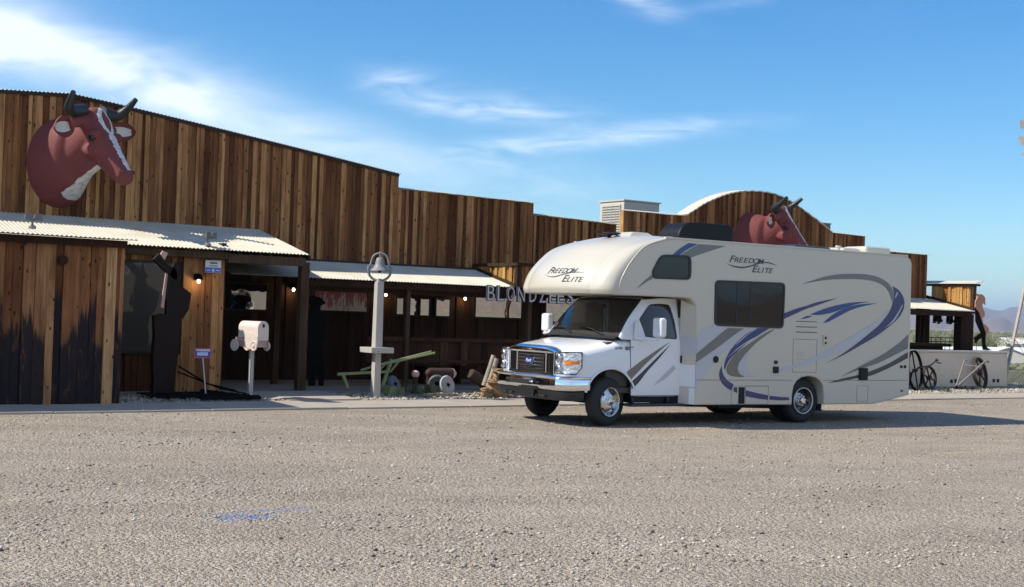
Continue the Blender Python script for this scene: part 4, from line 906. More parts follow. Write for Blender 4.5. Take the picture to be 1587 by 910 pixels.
# wheels
def wheel(x, y, side, steer=0., dual=False, steel=True, dish=.0):
    """side -1: outer face towards -y"""
    R_ = .378; O = Vector((x, y, R_)); ax = Vector((0, side, 0)); ax = Matrix.Rotation(steer, 3, 'Z') @ ax
    def T(a): return O+ax*a
    w = .215; pr_ = [(.222, -.02), (.30, .0), (.345, -.012), (.368, -.035), (.378, -.06), (.378, -w+.06), (.368, -w+.035), (.345, -w+.01), (.222, -w+.03)]
    pr_ = [(r_, h) for r_, h in pr_]
    mb = MB(); mb.lathe(pr_, O, ax, 48, False)
    for k in range(4): mb.lathe([(.3785, -.062-k*.028), (.381, -.066-k*.028), (.381, -.078-k*.028), (.3785, -.082-k*.028)], O, ax, 48, False)
    wh = mb.build('wheel', RUBBER, RV, smooth=.7)
    mb = MB(); mb.lathe([(.224, -.06), (.226, .002), (.218, .010), (.207, .002), (.200, -.02)], O, ax, 40, False); mb.lathe([(.206, -.01), (.200, -.03), (.19, -.045-dish), (.15, -.035-dish), (.125, -.018-dish*.9), (.09, -.012-dish*.8), (.001, -.012-dish*.8)], O, ax, 40, False)
    mb.lathe([(.224, -.06), (.20, -.10), (.19, -.12)], O, ax, 40, False)
    rim = mb.build('rim', ALU if not dual else WHEELM, wh, smooth=.6)
    mb = MB(); mb.lathe([(.2265, -.004), (.2225, .0125), (.212, .010), (.208, .002)], O, ax, 40, False); mb.build('rim_lip', ALU if not dual else LIPM, rim, smooth=.8)
    x_ = ax.orthogonal().normalized(); y_ = ax.cross(x_)
    mb = MB(); mb.lathe([(.052, -.02-dish*.8), (.052, .02-dish*.3), (.042, .028-dish*.3), (.001, .028-dish*.3)], O, ax, 20, False); mb.build('hub_cap', CHROME, wh, smooth=.6)
    for k in range(8):
        a_ = 2*PI*k/8+.2; q = O+(x_*math.cos(a_)+y_*math.sin(a_))*.083; mb = MB(); mb.lathe([(.013, -.02-dish*.8), (.013, .012-dish*.7), (.008, .016-dish*.7), (.001, .016-dish*.7)], q, ax, 8, False); mb.build('lug_nut', CHROME, rim, smooth=.6)
    mb = MB()
    for k in range(4 if not dual else 6):
        a_ = 2*PI*k/(4 if not dual else 6); q = O+(x_*math.cos(a_)+y_*math.sin(a_))*.155; mb.lathe([(.026, -.030-dish), (.001, -.0295-dish)], q, ax, 12, False)
    mb.build('hand_holes', MATB, rim)
    return wh
ST = R(13)
wheel(0, .235, -1, ST); wheel(0, 2.255, 1, ST)
wheel(3.98, .12, -1, dual=True, dish=.05); wheel(3.98, 2.37, 1, dual=True, dish=.05)
for y in (.40, 2.09):
    mb = MB(); mb.lathe([(.22, 0), (.35, .0), (.378, .05), (.378, .17), (.35, .215), (.22, .21)], (3.98, y-.0, .378), (0, 1 if y < 1 else -1, 0), 40); mb.build('inner_dual_tyre', RUBBER, RV, smooth=.7)

# ---- cab
CY = 1.245
st = [  # x, half width, bottom z, shoulder z, centre-top z
    (-.80, .80, .60, 1.02, 1.135), (-.785, .86, .58, 1.06, 1.165), (-.74, .92, .56, 1.10, 1.195), (-.64, .965, .55, 1.135, 1.222), (-.45, .995, .55, 1.175, 1.262), (-.2, 1.01, .55, 1.22, 1.305),
    (.05, 1.015, .53, 1.275, 1.345), (.14, 1.015, .50, 1.315, 1.375), (.28, 1.012, .46, 1.335, 1.36), (.5, 1.012, .445, 1.335, 1.345), (1.0, 1.012, .44, 1.335, 1.345), (1.46, 1.00, .44, 1.335, 1.345)]
secs = []
for x, w, zb_, zs, zt_ in st:
    half = [(w-.10, zb_), (w-.03, zb_+.015), (w-.005, zb_+.07), (w+.008, zb_+.2), (w+.012, .84), (w+.008, lerp(.84, zs, .45)), (w, zs-.09), (w-.018, zs-.04), (w-.055, zs-.005), (w-.12, lerp(zs, zt_, .30)), (w-.25, lerp(zs, zt_, .62)), (w*.45, lerp(zs, zt_, .92)), (0, zt_)]
    secs.append([(x, CY-a, z) for a, z in half]+[(x, CY+a, z) for a, z in half[-2::-1]])
vs = [q for s_ in secs for q in s_]; n = len(secs[0]); fs = []
for i in range(len(secs)-1):
    for k in range(n): a = i*n+k; b_ = i*n+(k+1) % n; fs.append((a, b_, b_+n, a+n))
fs += [list(range(n))[::-1], [len(vs)-n+k for k in range(n)]]
mb = MB(); mb.add(vs, fs); cab = mb.build('cab_body', [WHITE, MATB], RV)
mb = MB(); mb.mi = 0
arcp = lambda r_: [(r_*math.cos(a_)*.98, .405+r_*math.sin(a_)) for a_ in [PI*2*k/48 for k in range(48)]]
for y0_, y1_ in ((-.3, .66), (1.83, 2.8)):
    mb.prism(arcp(.487), SP(0), y0_, y1_)
cut = mb.build('cut', MATB, RV)
bo = cab.modifiers.new('b', 'BOOLEAN'); bo.operation = 'DIFFERENCE'; bo.object = cut; bo.solver = 'EXACT'; bo.material_mode = 'TRANSFER'
apply_mods(cab); bpy.data.objects.remove(cut)
cab.data.shade_smooth(); cab.data.set_sharp_from_angle(angle=.55)
# wheel arch lips
for s_ in (0, 1):
    mb = MB(); pts = [(q[0], (.224 if s_ == 0 else 2.266), q[1]) for q in [(.492*math.cos(a_)*.98, .405+.492*math.sin(a_)) for a_ in [R(18)+R(148)*k/30 for k in range(31)]]]
    mb.tube(pts, .020, 8); mb.build('arch_lip', WHITE, RV, smooth=1.)
# door: proud skin panel with dark seam
def yside(z): return CY-(1.012+.012*(1-min(1, abs(z-.84)/.5)))
def doorgrid(x0, x1, z0, z1, off, mt, name, par, s_=-1):
    mb = MB(); rows = []
    for i in range(9):
        z = lerp(z0, z1, i/8); xa = x0+(.035*(1-i/8) if True else 0); rows.append([(lerp(xa, x1, j/4), yside(z)-off if s_ < 0 else 2*CY-yside(z)+off, z) for j in range(5)])
    mb.grid(rows); return mb.build(name, mt, par, smooth=1.)
for s_ in (-1, 1):
    d0 = doorgrid(.35, 1.415, .47, 1.338, .006, DEC_K, 'door_seam', RV, s_)
    d1 = doorgrid(.357, 1.408, .477, 1.338, .009, WHITE, 'door', RV, s_)
    if s_ < 0: DOOR = d1
p = sd_(1058.5, 557, .2); mb = MB(); mb.box(p[0]-.045, p[0]-.01, .19, .225, p[1]-.06, p[1]+.06); mb.build('door_handle', MATB, DOOR, bevel=.008)
c7_ = (6.067, 940, 500)
def cabdec(out, inn, mt, name='door_stripe', yl=.218):
    a = cr([sd_(*q, yl) for q in out], 8); b_ = cr([sd_(*q, yl) for q in inn], 8)
    n = 30; ra = [a[round(i*(len(a)-1)/n)] for i in range(n+1)]; rb = [b_[round(i*(len(b_)-1)/n)] for i in range(n+1)]
    rows = []
    for k in range(5): rows.append([(lerp(p.x, q.x, k/4), yside(lerp(p.y, q.y, k/4))-.012, lerp(p.y, q.y, k/4)) for p, q in zip(ra, rb)])
    mb = MB(); mb.grid(rows); return mb.build(name, mt, DOOR)
cabdec(g(c7_, [(190, 465), (300, 378), (430, 288), (602, 178)]), g(c7_, [(222, 542), (300, 458), (380, 378), (500, 268), (602, 178)]), DEC_T)
cabdec(g(c7_, [(225, 562), (300, 495), (450, 350), (607, 200)]), g(c7_, [(235, 628), (300, 565), (380, 460), (500, 330), (607, 200)]), DEC_K)
cabdec(g(c7_, [(440, 597), (530, 495), (628, 400)]), g(c7_, [(440, 597), (560, 520), (650, 432)]), DEC_L)
# badge on the fender
p = sd_(948.5, 539, .23); mb = MB()
p1_ = sd_(953, 541.5, .23)
vs, fs = text_mesh('SUPER', .052, .15, .001); mb.add([(p1_[0]+a, yside(1.1)-.004+.004, p1_[1]+b_) for a, b_, _ in vs], fs)
mb.box(p1_[0]+.20, p1_[0]+.36, yside(1.1)-.006, yside(1.1)+.01, p1_[1]-.008, p1_[1]+.045); mb.build('fender_badge', DEC_K, RV, recalc=False)
mb = MB(); vs, fs = text_mesh('DUTY', .05, .1, .001); mb.add([(p1_[0]+.215+a, yside(1.1)-.008, p1_[1]+b_) for a, b_, _ in vs], fs); mb.build('fender_badge', DEC_L, RV, recalc=False)
# greenhouse
ys_ = lambda z: .225+(max(z, 1.33)-1.33)/.68*.135
OUT = [(.175, 1.345), (.41, 1.68), (.66, 1.975), (1.02, 2.008), (1.40, 2.012), (1.44, 1.70), (1.46, 1.335), (.85, 1.335)]
INN = [(.63, 1.395), (.545, 1.655), (.785, 1.905), (.98, 1.925), (1.205, 1.915), (1.275, 1.66), (1.30, 1.362), (.95, 1.375)]
INs = rounded(INN, .05, 3); 
def densify(c, n):
    c = [Vector(p) for p in c]; k = len(c); d = [0]
    for i in range(k): d.append(d[-1]+(c[(i+1) % k]-c[i]).length)
    return c, d
for s_ in (-1, 1):
    my = lambda y: y if s_ < 0 else 2*CY-y
    OUTr = rounded(OUT, .02, 3); INr = rounded(INN, .055, 3); O3 = [(x, my(ys_(z)), z) for x, z in OUTr]; I3 = [(x, my(ys_(z)), z) for x, z in INr]
    mb = MB(); mb.ring(O3, I3); mb.ring(I3, [(x, y+(.04 if s_ < 0 else -.04), z) for x, y, z in I3]); mb.build('door_frame', WHITE, RV, smooth=.9)
    cx = .93; cz = 1.65; J3 = [(cx+(x-cx)*.965, my(ys_(cz+(z-cz)*.955)+.004), cz+(z-cz)*.955) for x, z in INr]
    mb = MB(); mb.ring([(x, my(ys_(z)+.006), z) for x, z in INr], J3); mb.build('window_seal', MATB, RV)
    mb = MB(); mb.add([(x, y+(.008 if s_ < 0 else -.008), z) for x, y, z in J3], [tuple(range(len(J3)))]); mb.build('door_glass', CABGLASS, RV)
WB = lambda k: Vector((.155-.17*(1-(2*k-1)**2), .27+1.95*k, 1.385+.02*(1-(2*k-1)**2)))
WT = lambda k: Vector((.675-.09*(1-(2*k-1)**2), .375+1.74*k, 1.985+.018*(1-(2*k-1)**2)))
nn = 24; G = [[WB(i/nn).lerp(WT(i/nn), j/12)+Vector((-.03*math.sin(PI*j/12), 0, .015*math.sin(PI*j/12))) for j in range(13)] for i in range(nn+1)]
mb = MB(); mb.grid([r_[:] for r_ in G]); wg = mb.build('windshield', [WSGLASS, MATB], RV, smooth=1.)
for p in wg.data.polygons:
    i, j = divmod(p.index, 12); p.material_index = 1 if (i < 1 or i >= nn-1 or j >= 11 or j < 1) else 0
mb = MB()
for e_ in (0, nn):
    sg = -1 if e_ == 0 else 1
    A_ = [q+Vector((.0, sg*.012, .0)) for q in G[e_]]; B_ = [Vector((OUT[0][0]+.01, my_, OUT[0][1])) if False else q for q, my_ in zip(G[e_], G[e_])]
    outp = cr([(OUT[0][0], OUT[0][1]), (OUT[1][0], OUT[1][1]), (OUT[2][0], OUT[2][1])], 6)
    outp = [Vector((p.x, ys_(p.y) if sg < 0 else 2*CY-ys_(p.y), p.y)) for p in outp]
    mb.grid([[q for q in G[e_]], [outp[min(12, i)]*.5+G[e_][i]*.5+Vector((-.012, sg*.006, .008)) for i in range(13)], outp[:13]])
mb.build('a_pillar', WHITE, RV, smooth=1.)
mb = MB(); mb.grid([[G[i][12] for i in range(nn+1)], [G[i][12]+Vector((.06, 0, .018)) for i in range(nn+1)], [Vector((1.0, lerp(.36, 2.13, i/nn), 2.012+.012*math.sin(PI*i/nn))) for i in range(nn+1)], [Vector((1.45, lerp(.36, 2.13, i/nn), 2.014+.012*math.sin(PI*i/nn))) for i in range(nn+1)]]); mb.build('cab_roof', WHITE, RV, smooth=1.)
mb = MB(); mb.grid([[WB(i/nn)+Vector((-.10, 0, -.035)) for i in range(nn+1)], [WB(i/nn)+Vector((-.03, 0, -.002)) for i in range(nn+1)], [WB(i/nn)+Vector((.02, 0, .006)) for i in range(nn+1)]]); mb.build('cowl', MATB, RV, smooth=1.)
for k0, k1, f1 in ((.12, .42, .16), (.50, .80, .13)):
    a_ = WB(k0)+Vector((-.05, 0, .02)); q = G[int(k1*nn)][1]; c_ = G[int(k1*nn)][2]+Vector((-.02, 0, .012)); mb = MB(); mb.tube([a_, a_.lerp(c_, .5)+Vector((-.02, 0, .02)), c_], .008, 6); d_ = G[int((k0+.05)*nn)][3]+Vector((-.015, 0, .01)); mb.tube([c_+Vector((0, .1, -.02)), c_.lerp(G[int(k0*nn+2)][2], .5)+Vector((-.03, 0, .01)), G[int(k0*nn)+2][1]+Vector((-.02, 0, .02))], .007, 6); mb.build('wiper', MATB, RV, smooth=1.)
# interior
mb = MB(); mb.box(.0, 1.42, .27, 2.22, .50, .60); mb.box(-.05, .38, .30, 2.19, .60, 1.30); mb.box(.1, .42, .32, 2.17, 1.20, 1.36); mb.build('dashboard', INTER, RV, bevel=.03)
for y in (.48, 1.50):
    mb = MB(); mb.box(.78, 1.25, y, y+.5, .6, .92); mb.hexa([(1.15, y, .9), (1.30, y, .9), (1.30, y+.5, .9), (1.15, y+.5, .9), (1.28, y+.05, 1.55), (1.38, y+.05, 1.55), (1.38, y+.45, 1.55), (1.28, y+.45, 1.55)]); mb.box(1.30, 1.38, y+.12, y+.38, 1.58, 1.76); mb.build('seat', INTER, RV, bevel=.03)
swc = Vector((.55, .74, 1.25)); sax = Vector((.85, 0, .5)).normalized(); sx_ = Vector((0, 1, 0)); sy_ = sax.cross(sx_)
mb = MB(); mb.tube([swc+(sx_*math.cos(a_)+sy_*math.sin(a_))*.19 for a_ in [2*PI*k/24 for k in range(25)]], .014, 8, False); mb.tube([swc-sx_*.19, swc+sx_*.19], .016); mb.tube([swc, swc-sax*.25], .03); mb.build('steering_wheel', MATB, RV, smooth=1.)
mb = MB(); mb.hexa([(1.20, 1.98, 1.42), (1.22, 2.06, 1.42), (1.25, 2.06, 1.42), (1.23, 1.98, 1.42), (1.20, 1.98, 1.92), (1.22, 2.06, 1.92), (1.25, 2.06, 1.92), (1.23, 1.98, 1.92)]); mb.build('curtain', mat('pale_curtain', (.55, .60, .50), .9), RV)
mb = MB(); mb.box(.50, .52, 1.12, 1.37, 1.83, 1.90); mb.build('inside_mirror', MATB, RV, bevel=.01)
# nose: chrome, grille, lamps, bumper
def yz(c, u, v, xl): return ft_(u, v, xl)
GL_, GR_ = 1.85, .56     # y of grille left (far) and right (near)
mb = MB(); P0 = []
for y in [GR_-.05+(GL_-GR_+.10)*k/14 for k in range(15)]:
    e = abs((y-(GL_+GR_)/2)/((GL_-GR_)/2+.05)); fall = .055*e**6; bk = .035*e**2
    P0.append([(-.785+bk, y, 1.215-fall), (-.835+bk, y, 1.205-fall), (-.865+bk, y, 1.175-fall), (-.875+bk, y, 1.13-fall*.4), (-.86+bk, y, 1.10), (-.80+bk, y, 1.10)])
mb.grid(P0); mb.build('grille_hood_trim', CHROME, RV, smooth=.9)
GX = -.845
def fr2(y0_, y1_, z0_, z1_, w, x0_, x1_): mb.box(x0_, x1_, y0_-w, y1_+w, z0_-w, z0_); mb.box(x0_, x1_, y0_-w, y1_+w, z1_, z1_+w); mb.box(x0_, x1_, y0_-w, y0_, z0_, z1_); mb.box(x0_, x1_, y1_, y1_+w, z0_, z1_)
mb = MB(); fr2(GR_+.025, GL_-.025, .80, 1.095, .035, GX, -.78); gs = mb.build('grille_frame', CHROME, RV, bevel=.012)
mb = MB(); mb.box(-.805, -.79, GR_, GL_, .78, 1.12); mb.build('grille_backing', MATB, RV)
zc = .955
for y_ in (GR_+.20, GL_-.26):
    mb = MB(); mb.box(GX-.012, -.80, y_, y_+.06, .80, 1.095); mb.build('grille_bar', CHROME, gs, bevel=.01)
for k in range(5):
    z = .84+k*.055; mb = MB(); mb.box(GX+.004, -.80, GR_+.27, GL_-.27, z-.006, z+.010); mb.build('grille_slat', CHROME, gs, bevel=.003)
for (a_, c_) in ((GR_+.03, GR_+.18), (GL_-.18, GL_-.03)):
    mb = MB()
    for k in range(15): z = .81+k*.0195; mb.box(GX+.02, -.80, a_, c_, z, z+.006)
    mb.build('grille_mesh', BLACKP, gs)
ey = (GR_+GL_)/2+.02; ez = .965
def oval(r1, r2, x0_, x1_, mt, nm, par=gs):
    mb = MB(); P = [(ey+r1*math.cos(2*PI*k/32), ez+r2*math.sin(2*PI*k/32)) for k in range(32)]; mb.prism(P, lambda a, b_, t: (t, a, b_), x0_, x1_); return mb.build(nm, mt, par, smooth=.6)
em = oval(.118, .060, GX-.028, GX+.01, CHROME, 'emblem'); oval(.106, .049, GX-.031, GX-.027, mat('emblem_blue', (.015, .035, .22), .2, coat=1.), 'emblem_face', em)
vs, fs = text_mesh('Ford', .075, .35, .0005); mb = MB(); mb.add([(GX-.033, ey+.078-a, ez-.02+b_) for a, b_, _ in vs], fs); mb.build('emblem_script', mat('silver_script', (.8, .8, .82), .3), em, recalc=False)
def headlight(s_):
    my = (lambda y: y) if s_ < 0 else (lambda y: 2*CY-y)
    pl_ = [(-.835, .535), (-.822, .44), (-.79, .345), (-.73, .275), (-.65, .238), (-.555, .222)]
    zt_ = [1.12, 1.125, 1.13, 1.133, 1.135, 1.135]; zb_ = [.80, .80, .80, .80, .795, .90]
    rows = []
    for (x, y), a_, b_ in zip(pl_, zb_, zt_): rows.append([(x, my(y), lerp(a_, b_, k/6)) for k in range(7)])
    back = [[(x+.06, my(y+.03 if y > .24 else y+.05), z) for x, y, z in [(q[0], my(q[1]), q[2]) for q in r_]] for r_ in rows]
    mb = MB(); mb.grid(rows); mb.grid(back); bo_ = [rows[i][0] for i in range(6)]+[rows[5][k] for k in range(1, 7)]+[rows[i][6] for i in range(4, -1, -1)]+[rows[0][k] for k in range(5, 0, -1)]
    bi_ = [back[i][0] for i in range(6)]+[back[5][k] for k in range(1, 7)]+[back[i][6] for i in range(4, -1, -1)]+[back[0][k] for k in range(5, 0, -1)]
    mb.ring(bo_, bi_)
    h = mb.build('headlight', LAMP, RV, smooth=.6)
    mb = MB(); mb.add([(-.797+.0-.006, my(.338), .945), (-.735, my(.268), .945), (-.66, my(.230), .95), (-.60, my(.214), .955), (-.60, my(.214), 1.0), (-.66, my(.230), 1.0), (-.735, my(.268), .995), (-.803, my(.338), .995)], [(0, 1, 6, 7), (1, 2, 5, 6), (2, 3, 4, 5)]); mb.build('turn_signal', ORANGE, h)
    mb = MB()
    for z in (.87, 1.04): mb.lathe([(.075, 0), (.07, .012), (.055, .03), (.001, .036)], (-.845+.02, my(.445), z), (-1, 0, 0), 20)
    mb.build('lamp_lens', ALU, h, smooth=.8)
    fr_ = [Vector(q)+Vector((-.003, -.002 if s_ < 0 else .002, 0)) for q in bo_]; mb = MB(); mb.tube(fr_+[fr_[0]], .007, 6, False); mb.build('lamp_seal', MATB, h)
LAMP = bpy.data.materials.new('lamp_reflector'); LAMP.use_nodes = True
t = LAMP.node_tree; b = t.nodes['Principled BSDF']; b.inputs['Base Color'].default_value = (.85, .86, .88, 1); b.inputs['Metallic'].default_value = .7; b.inputs['Roughness'].default_value = .12; b.inputs['Coat Weight'].default_value = 1
tcx = N(t, 'ShaderNodeTexCoord'); v_ = N(t, 'ShaderNodeTexVoronoi'); v_.inputs['Scale'].default_value = 16.; L(t, tcx.outputs['Object'], v_.inputs['Vector']); bp = N(t, 'ShaderNodeBump'); bp.inputs['Strength'].default_value = 1.; bp.inputs['Distance'].default_value = .03; L(t, v_.outputs['Distance'], bp.inputs['Height']); L(t, bp.outputs[0], b.inputs['Normal'])
headlight(-1); headlight(1)
def path_loft(path, profl, mt, name, par=RV, smooth=.7):
    rows = []
    for i, (x, y) in enumerate(path):
        a = Vector(path[max(0, i-1)]); c = Vector(path[min(len(path)-1, i+1)]); d = (c-a).normalized(); nx = Vector((-d.y, d.x))
        rows.append([(x-nx.x*o_, y-nx.y*o_, z) for o_, z in profl])
    mb = MB(); mb.grid(rows); mb.grid([[(a_[0]+(.0), a_[1], a_[2]) for a_ in (r_[0], r_[-1])] for r_ in rows])
    return mb.build(name, mt, par, smooth=smooth)
half = cr([(-.40, .205), (-.55, .197), (-.70, .205), (-.80, .25), (-.875, .33), (-.925, .46), (-.955, .75), (-.965, CY)], 5); half = [(p.x, p.y) for p in half]
bpth = half+[(x, 2*CY-y) for x, y in half[-2::-1]]
path_loft(bpth, [(.12, .762), (.02, .766), (.004, .758), (-.004, .742), (.004, .722), (.016, .712), (.012, .69), (.006, .64), (.006, .59), (.014, .555), (.03, .54), (.10, .535)], CHROME, 'front_bumper')
path_loft([(x+.02, y+(.01 if y < CY else -.01)) for x, y in bpth[4:-4]], [(.08, .545), (.03, .535), (.012, .525), (.012, .46), (.03, .40), (.10, .385)], BLACKP, 'lower_valance')
mb = MB(); mb.box(-.9725, -.955, 1.02, 1.72, .60, .675); mb.build('bumper_opening', MATB, RV, bevel=.004)
mb = MB()
for a_, c_ in ((.62, .80), (.84, 1.0), (1.55, 1.68), (1.72, 1.88)): mb.box(-.966+.012, -.93, a_, c_, .43, .465)
mb.build('valance_slots', MATB, RV)
q0 = ft_(805, 598, -.98); q1 = ft_(825.5, 612, -.98)
mb = MB(); mb.box(-.99, -.965, min(q0[0], q1[0])-.03, max(q0[0], q1[0])+.03, q1[1]-.02, q0[1]+.01); pb_ = mb.build('plate_bracket', BLACKP, RV, bevel=.006)
mb = MB(); w_ = max(q0[0], q1[0]); 
for k in range(4): mb.box(-.995, -.989, min(q0[0], q1[0])+.02+k*.075, min(q0[0], q1[0])+.06+k*.075, q0[1]-.05, q0[1]-.02); mb.box(-.995, -.989, min(q0[0], q1[0])+.02+k*.075, min(q0[0], q1[0])+.05+k*.075, q1[1]+.01, q1[1]+.035)
mb.build('bracket_slots', MATB, pb_)
for y in (1.03, 1.66): mb = MB(); mb.tube([(-.99, y, .64), (-.94, y, .64)], .022, 10); mb.build('tow_hook', ALU, RV, smooth=.6)
mb = MB(); mb.box(.26, 1.34, .03, .30, .315, .355); mb.box(.40, .44, .2, .8, .355, .45); mb.box(1.1, 1.14, .2, .8, .355, .45); mb.build('running_board', BLACKP, RV, bevel=.01)
mb = MB(); mb.box(.40, 1.45, .27, 2.22, .36, .46); mb.build('sill', MATB, RV)
# mirrors
def mirror(x, y, z, s_):
    mb = MB(); mb.box(x-.07, x+.06, y-.12, y+.10, z-.155, z+.155); hd = mb.build('side_mirror', WHITE, RV, bevel=.045, seg=4); 
    mb = MB(); mb.box(x+.058, x+.066, y-.09, y+.07, z-.12, z+.12); mb.build('mirror_glass', CHROME, hd)
    my = .21 if s_ < 0 else 2*CY-.21
    mb = MB(); mb.tube([(x-.03, y, z-.145), (x-.04, y+.02*s_, z-.185), (x-.16, my, z-.175)], .026, 8); mb.tube([(x-.16, my, z-.20), (x-.16, my, z-.12)], .035, 10); mb.build('mirror_arm', WHITE, hd, smooth=1.)
    mb = MB(); sy = -.012 if s_ < 0 else .012; v0 = (.42, my+sy*2, 1.38); mb.add([(.41, my+sy*1.5, 1.365), (.62, my+sy*1.5, 1.365), (.60, my+sy*1.5-.0, 1.44), (.545, my+sy, 1.56), (.485, my+sy, 1.67), (.44, my+sy, 1.60)]+[(.41, my-sy, 1.365), (.62, my-sy, 1.365), (.60, my-sy, 1.44), (.545, my-sy*2, 1.56), (.485, my-sy*3, 1.67), (.44, my-sy*2, 1.60)], [(0, 1, 2, 3, 4, 5), (11, 10, 9, 8, 7, 6)]+[(i, (i+1) % 6, 6+(i+1) % 6, 6+i) for i in range(6)]); mb.build('mirror_mount', WHITE, hd, smooth=.7)
p = sd_(1022, 508, -.13); mirror(p[0], -.13, p[1], -1)
p = sd_(848, 499.5, 2.62); mirror(p[0], 2.62, p[1], 1)

# ---------------------------------------------------------------- driver (seen dimly behind the tinted side glass)
def skin_obj(name, vts, edges, mt, parent=None, sub=1):
    me = bpy.data.meshes.new(name); me.from_pydata([v[0] for v in vts], edges, []); o = bpy.data.objects.new(name, me); COL.objects.link(o)
    sk = o.modifiers.new('k', 'SKIN'); 
    for i, v in enumerate(vts): me.skin_vertices[0].data[i].radius = (v[1], v[1]) if not isinstance(v[1], tuple) else v[1]; me.skin_vertices[0].data[i].use_root = (i == 0)
    sb_ = o.modifiers.new('u', 'SUBSURF'); sb_.levels = sub; sb_.render_levels = sub
    me.materials.append(mt); apply_mods(o); o.data.shade_smooth()
    if parent: o.parent = parent
    return o
DR = thing('person', 'driver in dark shirt and brown cap at the wheel inside the motorhome', 'person', tuple(RM @ Vector((1.05, .74, .92))), AR)
wl = swc-Vector((1.05, .74, .92)); hl_ = wl+sx_*(-.17)+Vector((.02, 0, .04)); hr_ = wl+sx_*(.17)+Vector((.02, 0, .04))
vt = [((0, 0, .08), (.16, .13)), ((.02, 0, .30), (.15, .12)), ((.03, 0, .50), (.17, .11)), ((.02, 0, .60), (.08, .08)), ((.0, 0, .68), (.055, .055)),
      ((.03, -.20, .53), (.065, .065)), ((-.12, -.24, .32), .05), (tuple(hl_+Vector((.06, 0, -.01))), .03), ((.03, .20, .53), (.065, .065)), ((-.12, .24, .32), .05), (tuple(hr_+Vector((.06, 0, -.01))), .03),
      ((-.30, -.11, .10), .085), ((-.44, -.13, -.12), .06), ((-.50, -.13, -.26), .05), ((-.30, .11, .10), .085), ((-.44, .13, -.12), .06), ((-.50, .13, -.26), .05)]
ed = [(0, 1), (1, 2), (2, 3), (3, 4), (2, 5), (5, 6), (6, 7), (2, 8), (8, 9), (9, 10), (0, 11), (11, 12), (12, 13), (0, 14), (14, 15), (15, 16)]
skin_obj('body', vt, ed, SHIRT, DR)
mb = MB(); mb.ball((-.02, 0, .80), .10, .078, .125, 18, 14); mb.ball((-.115, 0, .79), .022, .016, .03, 8, 6); mb.ball((-.02, -.08, .79), .02, .012, .03, 8, 6); mb.ball((-.02, .08, .79), .02, .012, .03, 8, 6); mb.ball((-.05, 0, .72), .06, .05, .05); hd_ = mb.build('head', SKIN, DR, smooth=1.5)
mb = MB()
for s_ in (-1, 1): mb.ball((-.108, .03*s_, .815), .010, .012, .007, 8, 6)
mb.build('eyes', BLKGLOSS, hd_); mb = MB(); mb.ball((-.112, 0, .742), .006, .025, .006, 8, 6); mb.build('mouth', mat('lip', (.25, .09, .08), .5), hd_)
mb = MB(); mb.ball((-.01, 0, .845), .112, .09, .09, 18, 10); mb.hexa([(-.10, -.07, .845), (-.20, -.05, .835), (-.20, .05, .835), (-.10, .07, .845), (-.10, -.07, .86), (-.20, -.05, .845), (-.20, .05, .845), (-.10, .07, .86)]); mb.build('cap', CAPH, DR, smooth=.8)
for hc, s_ in ((hl_, -1), (hr_, 1)):
    vt = [(tuple(hc+Vector((.06, 0, -.01))), .026), (tuple(hc+Vector((.01, 0, .0))), (.035, .018))]; ed = [(0, 1)]
    for k in range(4):
        o_ = -.03+k*.02; b0 = len(vt); ln = (.9, 1., .95, .8)[k]
        vt += [(tuple(hc+Vector((-.02, o_*.5, .005+o_))), .010), (tuple(hc+Vector((-.045*ln, o_*.5-s_*.012, o_-.005))), .009), (tuple(hc+Vector((-.045*ln, o_*.5+s_*.022, o_-.02))), .008)]; ed += [(1, b0), (b0, b0+1), (b0+1, b0+2)]
    b0 = len(vt); vt += [(tuple(hc+Vector((.01, s_*.03, .02))), .011), (tuple(hc+Vector((-.015, s_*.045, .03))), .009)]; ed += [(0, b0), (b0, b0+1)]
    skin_obj('hand', vt, ed, SKIN, DR)
# ---------------------------------------------------------------- props in front of the saloon
def place(u, v, z): return onZ(u, v, z)
# dinner bell on its post
q = onZ(582, 613, .05); q = Vector((q.x, 21.3, .045)); q.x = onY(582, 600, 21.3).x
BL = thing('dinner_bell', 'grey cast bell in its yoke on a tall square white post beside the walk', 'bell', tuple(q))
tp = onY(584, 436, 21.3).z-q.z; sh = onY(582, 545, 21.3).z-q.z; lean = .0
mb = MB(); mb.hexa([(-.072, -.072, -.05), (.072, -.072, -.05), (.072, .072, -.05), (-.072, .072, -.05), (-.062, -.062, sh), (.062, -.062, sh), (.062, .062, sh), (-.062, .062, sh)]); mb.build('post', POSTW, BL, bevel=.006)
mb = MB(); mb.hexa([(-.076, -.076, sh+.002), (.076, -.076, sh+.002), (.076, .076, sh+.002), (-.076, .076, sh+.002), (-.066, -.066, tp), (.066, -.066, tp), (.066, .066, tp), (-.066, .066, tp)]); mb.build('post', POSTW, BL, bevel=.006)
a_ = sh-.02; mb = MB(); mb.box(-.235, .235, -.235, -.09, a_, a_+.10); mb.box(-.235, .235, .09, .235, a_, a_+.10); mb.box(-.235, -.09, -.09, .09, a_, a_+.10); mb.box(.09, .235, -.09, .09, a_, a_+.10); mb.build('shelf', POSTW, BL, bevel=.005)
zb_ = tp+.10; yk = Matrix.Rotation(-.55, 3, 'Z')
V3 = lambda x, y, z: yk @ Vector((x, y, z))
pts = [V3(.21*math.sin(a_), 0, zb_+.10-.19*math.cos(a_)) for a_ in [R(-100)+R(200)*k/20 for k in range(21)]]
